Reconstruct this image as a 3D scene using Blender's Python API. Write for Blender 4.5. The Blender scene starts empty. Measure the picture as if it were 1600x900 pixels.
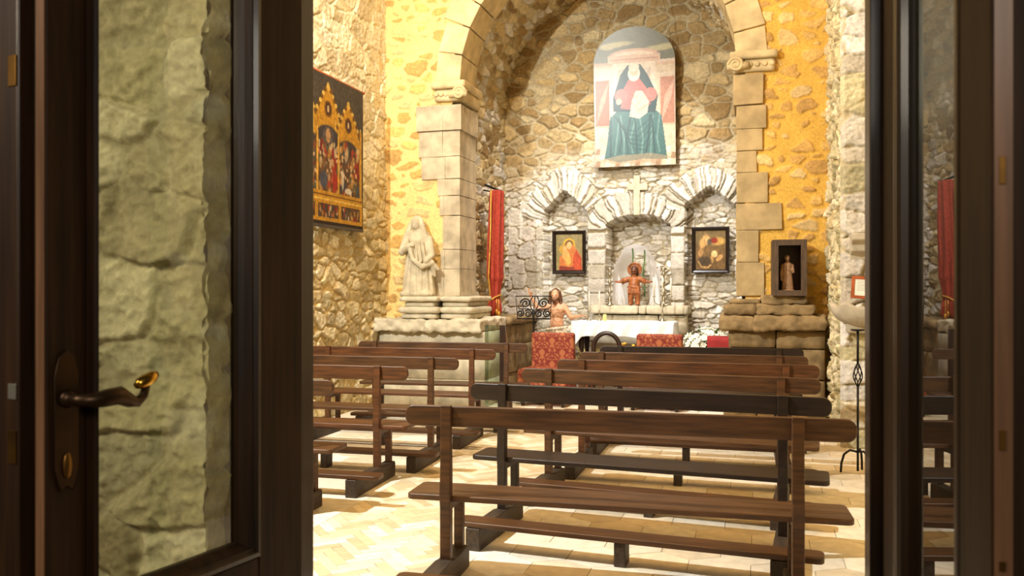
# A small stone chapel seen through its half-open glazed oak doors.
# World: X right, Y towards the altar, Z up, metres; the camera stands in the doorway at X=0, Y=0.
import bpy, bmesh, math, random
import numpy as np
from mathutils import Vector, Matrix, Euler

R = math.radians
PI = math.pi
scene = bpy.context.scene
col = scene.collection
EYE = 1.47
YAW = R(16.5)
FPX = 1300.0


def at(px, py, Y):
    """Survey helper: the point of the depth plane Y that the photograph shows at (px, py)."""
    a = math.atan((px - 800) / FPX) - YAW
    X = Y * math.tan(a)
    d = -X * math.sin(YAW) + Y * math.cos(YAW)
    return X, Y, EYE + (450 - py) * d / FPX


def lin(c):
    c = np.asarray(c, float) / 255.0
    return np.where(c <= .04045, c / 12.92, ((c + .055) / 1.055) ** 2.4)


# ------------------------------------------------------------------ numpy noise
def hash2(ix, iy, seed=0):
    n = (ix.astype(np.int64) * 374761393 + iy.astype(np.int64) * 668265263 + seed * 974634721) & 0xffffffff
    n = ((n ^ (n >> 13)) * 1274126177) & 0xffffffff
    n = (n ^ (n >> 16)) & 0xffffffff
    return n / 4294967295.0


def vnoise(x, y, seed=0):
    ix, iy = np.floor(x), np.floor(y)
    fx, fy = x - ix, y - iy
    fx = fx * fx * (3 - 2 * fx)
    fy = fy * fy * (3 - 2 * fy)
    a = hash2(ix, iy, seed)
    b = hash2(ix + 1, iy, seed)
    c = hash2(ix, iy + 1, seed)
    d = hash2(ix + 1, iy + 1, seed)
    return (a * (1 - fx) + b * fx) * (1 - fy) + (c * (1 - fx) + d * fx) * fy


def fbm(x, y, seed=0, oct=4):
    s, a, t = 0, .5, 0
    for k in range(oct):
        s = s + a * vnoise(x * 2 ** k + 17.3 * k, y * 2 ** k - 9.1 * k, seed + k)
        t += a
        a *= .5
    return s / t


def sstep(x, a, b):
    t = np.clip((x - a) / (b - a), 0, 1)
    return t * t * (3 - 2 * t)


# ------------------------------------------------------------------ materials
def nodes_of(m):
    m.use_nodes = True
    nt = m.node_tree
    return nt, nt.nodes, nt.links, nt.nodes['Principled BSDF']


def mat(name, c, rough=.6, metal=0, var=.12, scale=12, bump=.0, bscale=60, stretch=(1, 1, 1), c2=None, coat=0, attr=None, spec=.5):
    m = bpy.data.materials.new(name)
    nt, N, L, B = nodes_of(m)
    B.inputs['Roughness'].default_value = rough
    B.inputs['Metallic'].default_value = metal
    B.inputs['Specular IOR Level'].default_value = spec
    if coat:
        B.inputs['Coat Weight'].default_value = coat
        B.inputs['Coat Roughness'].default_value = .12
    tc = N.new('ShaderNodeTexCoord')
    mp = N.new('ShaderNodeMapping')
    mp.inputs['Scale'].default_value = stretch
    L.new(tc.outputs['Object'], mp.inputs['Vector'])
    nz = N.new('ShaderNodeTexNoise')
    nz.inputs['Scale'].default_value = scale
    nz.inputs['Detail'].default_value = 6
    L.new(mp.outputs[0], nz.inputs['Vector'])
    if attr:
        at_ = N.new('ShaderNodeAttribute')
        at_.attribute_name = attr
        mr = N.new('ShaderNodeMapRange')
        mr.inputs['From Min'].default_value = .25
        mr.inputs['From Max'].default_value = .75
        mr.inputs['To Min'].default_value = 1 - var
        mr.inputs['To Max'].default_value = 1 + var
        L.new(nz.outputs['Fac'], mr.inputs['Value'])
        vm = N.new('ShaderNodeVectorMath')
        vm.operation = 'SCALE'
        L.new(at_.outputs['Color'], vm.inputs[0])
        L.new(mr.outputs[0], vm.inputs['Scale'])
        L.new(vm.outputs[0], B.inputs['Base Color'])
    else:
        rp = N.new('ShaderNodeValToRGB')
        c_ = lin(c)
        d_ = lin(c2) if c2 is not None else np.clip(c_ * (1 + 2 * var), 0, 1)
        a_ = c_ * (1 - 2 * var) if c2 is None else c_
        rp.color_ramp.elements[0].position = .3
        rp.color_ramp.elements[1].position = .7
        rp.color_ramp.elements[0].color = (*a_, 1)
        rp.color_ramp.elements[1].color = (*d_, 1)
        L.new(nz.outputs['Fac'], rp.inputs['Fac'])
        L.new(rp.outputs[0], B.inputs['Base Color'])
    if bump:
        n2 = N.new('ShaderNodeTexNoise')
        n2.inputs['Scale'].default_value = bscale
        n2.inputs['Detail'].default_value = 8
        n2.inputs['Roughness'].default_value = .65
        L.new(mp.outputs[0], n2.inputs['Vector'])
        bp = N.new('ShaderNodeBump')
        bp.inputs['Strength'].default_value = bump
        bp.inputs['Distance'].default_value = .01
        L.new(n2.outputs['Fac'], bp.inputs['Height'])
        L.new(bp.outputs[0], B.inputs['Normal'])
    return m


def thin_mat(name, color, fac, rough=.5):
    """A thin see-through sheet: part passes straight through, the rest scatters."""
    m = bpy.data.materials.new(name)
    nt, N, L, B = nodes_of(m)
    B.inputs['Base Color'].default_value = (*lin(color), 1)
    B.inputs['Roughness'].default_value = rough
    tr = N.new('ShaderNodeBsdfTransparent')
    mx = N.new('ShaderNodeMixShader')
    mx.inputs[0].default_value = fac
    tl = N.new('ShaderNodeBsdfTranslucent')
    tl.inputs[0].default_value = (*lin(color), 1)
    ad = N.new('ShaderNodeMixShader')
    ad.inputs[0].default_value = .45
    L.new(B.outputs[0], ad.inputs[1])
    L.new(tl.outputs[0], ad.inputs[2])
    L.new(tr.outputs[0], mx.inputs[1])
    L.new(ad.outputs[0], mx.inputs[2])
    L.new(mx.outputs[0], N['Material Output'].inputs['Surface'])
    return m


def glass_mat(name, tint=(235, 245, 238)):
    """Flat pane: Fresnel mix of straight transmission and mirror reflection."""
    m = bpy.data.materials.new(name)
    nt, N, L, B = nodes_of(m)
    N.remove(B)
    tr = N.new('ShaderNodeBsdfTransparent')
    tr.inputs[0].default_value = (*lin(tint), 1)
    gl = N.new('ShaderNodeBsdfGlossy')
    gl.inputs['Roughness'].default_value = 0
    fr = N.new('ShaderNodeFresnel')
    fr.inputs['IOR'].default_value = 1.52
    ge = N.new('ShaderNodeNewGeometry')          # reflect once, on the outward faces only
    inv = N.new('ShaderNodeMath')
    inv.operation = 'SUBTRACT'
    inv.inputs[0].default_value = 1
    L.new(ge.outputs['Backfacing'], inv.inputs[1])
    mu = N.new('ShaderNodeMath')
    mu.operation = 'MULTIPLY'
    L.new(fr.outputs[0], mu.inputs[0])
    L.new(inv.outputs[0], mu.inputs[1])
    m2 = N.new('ShaderNodeMath')
    m2.operation = 'MULTIPLY'
    m2.use_clamp = True
    m2.inputs[1].default_value = 1.6             # both faces of the pane together
    L.new(mu.outputs[0], m2.inputs[0])
    mx = N.new('ShaderNodeMixShader')
    L.new(m2.outputs[0], mx.inputs[0])
    L.new(tr.outputs[0], mx.inputs[1])
    L.new(gl.outputs[0], mx.inputs[2])
    L.new(mx.outputs[0], N['Material Output'].inputs['Surface'])
    return m


# ------------------------------------------------------------------ objects
def tag(o, label=None, cat=None, group=None, kind=None):
    if label:
        o['label'] = label
    if cat:
        o['category'] = cat
    if group:
        o['group'] = group
    if kind:
        o['kind'] = kind
    return o


def thing(name, loc, label, cat, rz=0, group=None):
    o = bpy.data.objects.new(name, None)
    o.empty_display_size = .1
    col.objects.link(o)
    o.location = loc
    o.rotation_euler = (0, 0, rz)
    return tag(o, label, cat, group)


def link(name, me, m, parent=None):
    o = bpy.data.objects.new(name, me)
    if m is not None:
        me.materials.append(m)
    col.objects.link(o)
    if parent is not None:
        o.parent = parent
    return o


def copy_tree(o, parent=None):
    c = o.copy()
    col.objects.link(c)
    if parent is not None:
        c.parent = parent
        c.matrix_parent_inverse = o.matrix_parent_inverse.copy()
    for ch in list(o.children):
        copy_tree(ch, c)
    return c


def np_mesh(name, verts, quads, cols=None, smooth=True):
    me = bpy.data.meshes.new(name)
    nv, nq = len(verts), len(quads)
    me.vertices.add(nv)
    me.vertices.foreach_set('co', np.ascontiguousarray(verts, np.float32).ravel())
    me.loops.add(nq * 4)
    me.loops.foreach_set('vertex_index', np.ascontiguousarray(quads, np.int32).ravel())
    me.polygons.add(nq)
    me.polygons.foreach_set('loop_start', np.arange(0, nq * 4, 4, dtype=np.int32))
    me.polygons.foreach_set('loop_total', np.full(nq, 4, np.int32))
    me.polygons.foreach_set('use_smooth', np.full(nq, smooth))
    if cols is not None:
        a = me.color_attributes.new('Col', 'FLOAT_COLOR', 'POINT')
        c4 = np.ones((nv, 4), np.float32)
        c4[:, :3] = cols
        a.data.foreach_set('color', c4.ravel())
    me.update(calc_edges=True)
    me.validate()
    return me


def grid_quads(nu, nv, keep=None):
    i, j = np.meshgrid(np.arange(nu - 1), np.arange(nv - 1), indexing='ij')
    a = i * nv + j
    q = np.stack([a, a + nv, a + nv + 1, a + 1], -1)
    if keep is not None:
        k = keep[:-1, :-1] & keep[1:, :-1] & keep[1:, 1:] & keep[:-1, 1:]
        return q[k]
    return q.reshape(-1, 4)


class MB:
    """Collects shapes into one mesh."""

    def __init__(s):
        s.v, s.f, s.c = [], [], None

    def add(s, vs, fs):
        b = len(s.v)
        s.v += [tuple(p) for p in vs]
        s.f += [[i + b for i in f] for f in fs]
        return s

    def box(s, lo, hi, M=None):
        x0, y0, z0 = lo
        x1, y1, z1 = hi
        vs = [Vector(p) for p in ((x0, y0, z0), (x1, y0, z0), (x1, y1, z0), (x0, y1, z0), (x0, y0, z1), (x1, y0, z1), (x1, y1, z1), (x0, y1, z1))]
        if M is not None:
            vs = [M @ p for p in vs]
        return s.add(vs, [(0, 3, 2, 1), (4, 5, 6, 7), (0, 1, 5, 4), (1, 2, 6, 5), (2, 3, 7, 6), (3, 0, 4, 7)])

    def hexa(s, p):
        return s.add(p, [(0, 3, 2, 1), (4, 5, 6, 7), (0, 1, 5, 4), (1, 2, 6, 5), (2, 3, 7, 6), (3, 0, 4, 7)])

    def prism(s, poly, axis, a, b):
        """Extrude a closed 2D outline along an axis ('x': (y,z), 'y': (x,z), 'z': (x,y))."""
        n = len(poly)
        ar = sum(poly[i][0] * poly[(i + 1) % n][1] - poly[(i + 1) % n][0] * poly[i][1] for i in range(n))
        mk = {'x': lambda p, t: (t, p[0], p[1]), 'y': lambda p, t: (p[0], t, p[1]), 'z': lambda p, t: (p[0], p[1], t)}[axis]
        vs = [mk(p, a) for p in poly] + [mk(p, b) for p in poly]
        fs = [list(range(n))[::-1], list(range(n, 2 * n))] + [[i, (i + 1) % n, n + (i + 1) % n, n + i] for i in range(n)]
        flip = (ar < 0) ^ (axis == 'y') ^ (b < a)
        if flip:
            fs = [f[::-1] for f in fs]
        return s.add(vs, fs)

    def tube(s, pts, r, seg=8, closed=False, flat=None):
        pts = [Vector(p) for p in pts]
        n = len(pts)
        rs = r if isinstance(r, (list, tuple)) else [r] * n
        vs, fs = [], []
        nrm = None
        for i, p in enumerate(pts):
            if closed:
                t = pts[(i + 1) % n] - pts[i - 1]
            else:
                t = pts[min(i + 1, n - 1)] - pts[max(i - 1, 0)]
            t = t.normalized() if t.length > 1e-9 else Vector((0, 0, 1))
            if nrm is None:
                nrm = t.orthogonal().normalized() if flat is None else Vector(flat)
            nrm = (nrm - t * nrm.dot(t))
            nrm = nrm.normalized() if nrm.length > 1e-6 else t.orthogonal().normalized()
            bn = t.cross(nrm)
            for k in range(seg):
                a = 2 * PI * k / seg
                vs.append(p + (nrm * math.cos(a) + bn * math.sin(a)) * rs[i])
        m = n if closed else n - 1
        for i in range(m):
            for k in range(seg):
                j = (i + 1) % n
                fs.append((i * seg + k, i * seg + (k + 1) % seg, j * seg + (k + 1) % seg, j * seg + k))
        if not closed:
            fs.append(list(range(seg))[::-1])
            fs.append([(n - 1) * seg + k for k in range(seg)])
        return s.add(vs, fs)

    def lathe(s, prof, seg=16, c=(0, 0, 0)):
        """prof: (radius, z) from bottom to top."""
        vs, fs = [], []
        for r, z in prof:
            for k in range(seg):
                a = 2 * PI * k / seg
                vs.append((c[0] + r * math.cos(a), c[1] + r * math.sin(a), c[2] + z))
        for i in range(len(prof) - 1):
            for k in range(seg):
                fs.append((i * seg + k, i * seg + (k + 1) % seg, (i + 1) * seg + (k + 1) % seg, (i + 1) * seg + k))
        fs.append(list(range(seg))[::-1])
        fs.append([(len(prof) - 1) * seg + k for k in range(seg)])
        return s.add(vs, fs)

    def ball(s, c, r, seg=14, rings=9, M=None):
        rx, ry, rz = r if isinstance(r, (tuple, list)) else (r, r, r)
        vs, fs = [], []
        for i in range(rings + 1):
            t = PI * i / rings
            for k in range(seg):
                a = 2 * PI * k / seg
                p = Vector((rx * math.sin(t) * math.cos(a), ry * math.sin(t) * math.sin(a), -rz * math.cos(t)))
                if M is not None:
                    p = M @ p
                vs.append(Vector(c) + p)
        for i in range(rings):
            for k in range(seg):
                fs.append((i * seg + k, i * seg + (k + 1) % seg, (i + 1) * seg + (k + 1) % seg, (i + 1) * seg + k))
        return s.add(vs, fs)

    def limb(s, p0, p1, r0, r1, seg=10):
        p0, p1 = Vector(p0), Vector(p1)
        n = 5
        pts = [p0.lerp(p1, i / n) for i in range(n + 1)]
        s.tube(pts, [r0 + (r1 - r0) * i / n for i in range(n + 1)], seg)
        s.ball(p0, r0, 10, 7)
        return s.ball(p1, r1, 10, 7)

    def rock(s, lo, hi, n=.05, amp=.012, seed=1, rnd=.03):
        """A rough stone block: subdivided box, rounded edges, noise on its faces."""
        lo, hi = Vector(lo), Vector(hi)
        bm = bmesh.new()
        bmesh.ops.create_cube(bm, size=1)
        sz = hi - lo
        ctr = (lo + hi) / 2
        for v in bm.verts:
            v.co = Vector((v.co.x * sz.x, v.co.y * sz.y, v.co.z * sz.z)) + ctr
        for ax in range(3):
            k = max(2, int(sz[ax] / n))
            es = [e for e in bm.edges if abs((e.verts[0].co - e.verts[1].co)[ax]) > sz[ax] * .9]
            bmesh.ops.subdivide_edges(bm, edges=es, cuts=k, use_grid_fill=True)
        bm.verts.ensure_lookup_table()
        P = np.array([v.co[:] for v in bm.verts])
        c = np.array(ctr)
        h = np.array(sz) / 2
        inner = np.clip(P, c - np.maximum(h - rnd, 0), c + np.maximum(h - rnd, 0))
        d = P - inner
        ln = np.linalg.norm(d, axis=1, keepdims=True)
        nn = np.where(ln > 1e-9, d / np.maximum(ln, 1e-9), 0)
        P = inner + nn * np.minimum(ln, rnd)
        w = fbm(P[:, 0] * 9 + P[:, 1] * 7.3 + seed * 3.1, P[:, 2] * 11 + P[:, 1] * 4, seed, 4) - .5
        P = P + nn * (w[:, None] * 2 * amp)
        vs = [tuple(p) for p in P]
        ix = {v: i for i, v in enumerate(bm.verts)}
        fs = [[ix[v] for v in f.verts] for f in bm.faces]
        bm.free()
        return s.add(vs, fs)

    def block(s, lo, hi, j, rnd):
        """A dressed stone: box whose corners are a few millimetres out of true."""
        s.box(lo, hi)
        for k in range(len(s.v) - 8, len(s.v)):
            s.v[k] = tuple(c + rnd.uniform(-j, j) for c in s.v[k])
        return s

    def build(s, name, m, parent=None, smooth=False, bevel=0, seg=2, angle=40, subsurf=0, remesh=0, msmooth=0, cols=None):
        me = bpy.data.meshes.new(name)
        me.from_pydata(s.v, [], s.f)
        me.update()
        o = link(name, me, m, parent)
        if smooth or bevel or remesh:
            me.polygons.foreach_set('use_smooth', [True] * len(me.polygons))
        if not smooth and not remesh and bevel:
            md = o.modifiers.new('bevel', 'BEVEL')
            md.width = bevel
            md.segments = seg
            md.limit_method = 'ANGLE'
            md.angle_limit = R(angle)
            md.harden_normals = True
        if remesh:
            md = o.modifiers.new('remesh', 'REMESH')
            md.mode = 'VOXEL'
            md.voxel_size = remesh
            md.use_smooth_shade = True
            if msmooth:
                sm = o.modifiers.new('smooth', 'SMOOTH')
                sm.iterations = msmooth
                sm.factor = .5
        if subsurf:
            md = o.modifiers.new('sub', 'SUBSURF')
            md.levels = subsurf
            md.render_levels = subsurf
        return o


def paint_attr(o, fn):
    """Point colours from a function of the local vertex coordinates."""
    me = o.data
    n = len(me.vertices)
    P = np.zeros(n * 3, np.float32)
    me.vertices.foreach_get('co', P)
    P = P.reshape(-1, 3)
    a = me.color_attributes.new('Col', 'FLOAT_COLOR', 'POINT')
    c4 = np.ones((n, 4), np.float32)
    c4[:, :3] = fn(P)
    a.data.foreach_set('color', c4.ravel())


# ------------------------------------------------------------------ masonry
def cells(U, V, w, h, seed, p=2.6, jit=.42, wvar=.28):
    """Coursed rubble: id, edge distance (in cell units) and local offset of the nearest stone."""
    U = U / w
    V = V / h
    wu = (fbm(U * .9, V * .5, seed + 50, 3) - .5) * .5
    wv = (fbm(U * .8 + 7, V * .9, seed + 60, 3) - .5) * .5
    Uw, Vw = U + wu, V + wv
    j0 = np.floor(Vw)
    F1 = np.full(U.shape, 9.)
    F2 = np.full(U.shape, 9.)
    ID = np.zeros(U.shape, np.int64)
    DU = np.zeros(U.shape)
    DV = np.zeros(U.shape)
    for dj in (-2, -1, 0, 1, 2):
        jj = j0 + dj
        off = hash2(jj, jj * 0, seed + 5)
        i0 = np.floor(Uw - off)
        for di in (-2, -1, 0, 1, 2):
            ii = i0 + di
            su = ii + off + .5 + (hash2(ii, jj, seed) - .5) * 2 * jit
            sv = jj + .5 + (hash2(ii, jj, seed + 1) - .5) * 2 * jit * .8
            wt = (hash2(ii, jj, seed + 2) - .5) * 2 * wvar
            du, dv = Uw - su, Vw - sv
            d = (np.abs(du) ** p + np.abs(dv) ** p) ** (1 / p) - wt
            nearer = d < F1
            F2 = np.where(nearer, F1, np.minimum(F2, d))
            ID = np.where(nearer, (ii.astype(np.int64) * 7919 + jj.astype(np.int64) * 104729), ID)
            DU = np.where(nearer, du, DU)
            DV = np.where(nearer, dv, DV)
            F1 = np.where(nearer, d, F1)
    return ID, F2 - F1, DU, DV


def rnd_id(ID, k):
    return hash2(ID, ID * 0 + k, 77)


def pick(pal, r):
    pal = lin(np.array(pal, float))
    return pal[np.minimum((r * len(pal)).astype(int), len(pal) - 1)]


def wall_mesh(name, O, u, n, U, V, H, C, m, keep=None):
    O, u, n = np.array(O, float), np.array(u, float), np.array(n, float)
    P = O + U[..., None] * u + V[..., None] * np.array((0, 0, 1.)) + H[..., None] * n
    nu, nv = U.shape
    q = grid_quads(nu, nv, keep)
    me = np_mesh(name, P.reshape(-1, 3), q, C.reshape(-1, 3))
    return link(name, me, m)


def stone_field(U, V, w, h, seed, pal, mortar, gap=(.05, .2), depth=.035, rough=.012, tilt=.02, jit=.42, wvar=.28, p=2.6):
    ID, E, DU, DV = cells(U, V, w, h, seed, p, jit, wvar)
    E = E + (fbm(U * 22, V * 22, seed + 9, 3) - .5) * .14
    mk = sstep(E, *gap)
    r1, r2, r3, r4 = (rnd_id(ID, k) for k in (1, 2, 3, 4))
    n1 = fbm(U * 7, V * 7, seed + 20, 4) - .5
    n2 = fbm(U * 30, V * 38, seed + 30, 4) - .5
    H = mk * (depth * (.55 + .7 * r1) + tilt * ((r2 - .5) * DU + (r3 - .5) * DV) * 2 + n1 * rough * 2 + n2 * rough * 1.6) + (1 - mk) * (n2 * .010)
    base = pick(pal, r4) * (.82 + .36 * rnd_id(ID, 6))[..., None]
    stain = 1 + .32 * n1 + .55 * n2
    C = base * stain[..., None]
    mo = lin(mortar) * (1 + .5 * n2[..., None])
    C = C * mk[..., None] + mo * (1 - mk)[..., None]
    return H, np.clip(C, 0.01, 1), mk


def mesh_grid(u0, u1, v0, v1, res):
    nu = max(2, int((u1 - u0) / res) + 1)
    nv = max(2, int((v1 - v0) / res) + 1)
    return np.meshgrid(np.linspace(u0, u1, nu), np.linspace(v0, v1, nv), indexing='ij')


# ------------------------------------------------------------------ a little painter for the pictures
class Canvas:
    def __init__(s, nx, ny, c):
        s.x, s.y = np.meshgrid(np.linspace(0, 1, nx), np.linspace(0, 1, ny), indexing='ij')   # y up
        s.a = np.ones((nx, ny, 3)) * np.array(c, float)

    def put(s, mask, c, k=1.0):
        mm = (np.clip(mask, 0, 1) * k)[..., None]
        s.a = s.a * (1 - mm) + np.array(c, float) * mm

    def ell(s, cx, cy, rx, ry, c, k=1, soft=.08, rot=0):
        dx, dy = s.x - cx, s.y - cy
        ca, sa = math.cos(rot), math.sin(rot)
        d = np.hypot((dx * ca + dy * sa) / rx, (-dx * sa + dy * ca) / ry)
        s.put(1 - sstep(d, 1 - soft, 1 + soft), c, k)

    def rect(s, x0, y0, x1, y1, c, k=1):
        s.put(((s.x >= x0) & (s.x <= x1) & (s.y >= y0) & (s.y <= y1)).astype(float), c, k)

    def poly(s, pts, c, k=1):
        ins = np.zeros(s.x.shape, bool)
        n = len(pts)
        for i in range(n):
            (x0, y0), (x1, y1) = pts[i], pts[(i + 1) % n]
            if y0 == y1:
                continue
            cr = ((y0 > s.y) != (y1 > s.y)) & (s.x < (x1 - x0) * (s.y - y0) / (y1 - y0) + x0)
            ins ^= cr
        s.put(ins.astype(float), c, k)

    def grain(s, amt, sc, seed, asp=1):
        s.a = s.a * (1 + amt * (fbm(s.x * sc, s.y * sc * asp, seed, 4) - .5))[..., None]

    def lines(s, pts, wd, c, k=1):
        for (x0, y0), (x1, y1) in zip(pts[:-1], pts[1:]):
            dx, dy = x1 - x0, y1 - y0
            t = np.clip(((s.x - x0) * dx + (s.y - y0) * dy) / (dx * dx + dy * dy + 1e-9), 0, 1)
            d = np.hypot(s.x - x0 - t * dx, s.y - y0 - t * dy)
            s.put(1 - sstep(d, wd * .6, wd * 1.2), c, k)

    def colors(s):
        return lin(np.clip(s.a, 3, 252)).reshape(-1, 3)


def picture_mesh(name, cv, w, h, m, parent, top=None, y=0):
    """Flat painted sheet facing -Y; top(x) gives its upper outline (0..1)."""
    T = np.ones(cv.x.shape) if top is None else top(cv.x)
    P = np.stack([(cv.x - .5) * w, np.full(cv.x.shape, y), (getattr(cv, 'yv', cv.y)) * T * h], -1)
    nx, ny = cv.x.shape
    return link(name, np_mesh(name, P.reshape(-1, 3), grid_quads(nx, ny), cv.colors(), False), m, parent)
# ================================================================== materials
M_STONE = mat('stone_wall', (200, 190, 165), rough=.93, var=.22, scale=45, bump=.55, bscale=70, attr='Col', spec=.2)
M_ASHLAR = mat('ashlar', (206, 186, 142), rough=.9, var=.13, scale=5, bump=.4, bscale=45, spec=.2)
M_ASHLAR_TAN = mat('tan_ashlar', (178, 156, 114), rough=.9, var=.13, scale=5, bump=.4, bscale=45, spec=.2)
M_ASHLAR_GREY = mat('grey_ashlar', (192, 178, 150), rough=.9, var=.14, scale=6, bump=.45, bscale=40, spec=.2)
M_BROWNSTONE = mat('brown_stone', (148, 126, 90), rough=.92, var=.2, scale=7, bump=.6, bscale=40, spec=.2)
M_PALESTONE = mat('pale_stone', (200, 190, 164), rough=.9, var=.1, scale=9, bump=.35, bscale=40, spec=.2)
M_LIMESTONE = mat('font_stone', (190, 180, 158), rough=.8, var=.07, scale=16, bump=.2, bscale=80, spec=.3)
M_FLOOR = mat('floor_tiles', (220, 205, 170), rough=.62, var=.14, scale=14, bump=.12, bscale=40, attr='Col', spec=.25)
M_PLASTER = mat('ceiling_plaster', (205, 185, 145), rough=.95, var=.06, scale=4)
M_DOOR = mat('door_oak', (40, 23, 9), rough=.42, var=.3, scale=5, stretch=(9, 9, .5), bump=.08, bscale=12, coat=.12, spec=.35)
M_BENCH = mat('bench_oak', (76, 48, 23), rough=.42, var=.28, scale=5, stretch=(.8, 10, 10), bump=.1, bscale=10)
M_BENCH_RED = mat('bench_oak_reddish', (84, 50, 24), rough=.4, var=.28, scale=5, stretch=(.8, 10, 10), bump=.1, bscale=10)
M_BENCH_DARK = mat('bench_oak_dark', (33, 20, 12), rough=.4, var=.3, scale=5, stretch=(.8, 10, 10), bump=.1, bscale=10)
M_SLED = mat('bench_foot_grey_oak', (60, 48, 36), rough=.6, var=.25, scale=6, stretch=(8, 1, 8), bump=.1, bscale=14)
M_IRON = mat('wrought_iron', (34, 30, 27), rough=.5, metal=.6, var=.1)
M_BRASS = mat('brass', (196, 150, 60), rough=.24, metal=1, var=.08)
M_SILVER = mat('aged_silver', (186, 176, 150), rough=.3, metal=1, var=.12)
M_BRONZE = mat('dark_bronze', (64, 46, 30), rough=.4, metal=.8, var=.15)

WARM = [(212, 198, 160), (202, 186, 146), (220, 208, 172), (192, 174, 132), (224, 214, 184), (184, 168, 130)]
PALE = [(210, 204, 192), (198, 192, 178), (220, 214, 204), (188, 181, 166), (206, 197, 178), (224, 220, 212)]
TAN = [(176, 152, 108), (190, 168, 124), (160, 136, 94), (198, 180, 140), (150, 124, 82)]
GREY = [(202, 196, 184), (190, 183, 170), (212, 206, 196), (180, 172, 154)]
LICHEN = [(192, 184, 148), (176, 166, 128), (204, 194, 158), (164, 152, 114), (186, 174, 136)]


def axes(*segs):
    """Concatenate (start, end, step) runs into one coordinate array."""
    out = []
    for a, b, st in segs:
        n = max(1, int(round((b - a) / st)))
        out.append(np.linspace(a, b, n, endpoint=False))
    out.append(np.array([segs[-1][1]]))
    return np.concatenate(out)


def ij(u, v):
    return np.meshgrid(u, v, indexing='ij')


XL, XR, YF, YB, ZC = -4.65, .73, 9.95, 12.1, 7.2      # nave left wall, right return, arch wall, apse back, ceiling
ACX, ACZ, AR = -1.9365, 4.10, 1.69                    # chancel arch centre and radius
JL, JR = ACX - AR, ACX + AR

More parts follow.
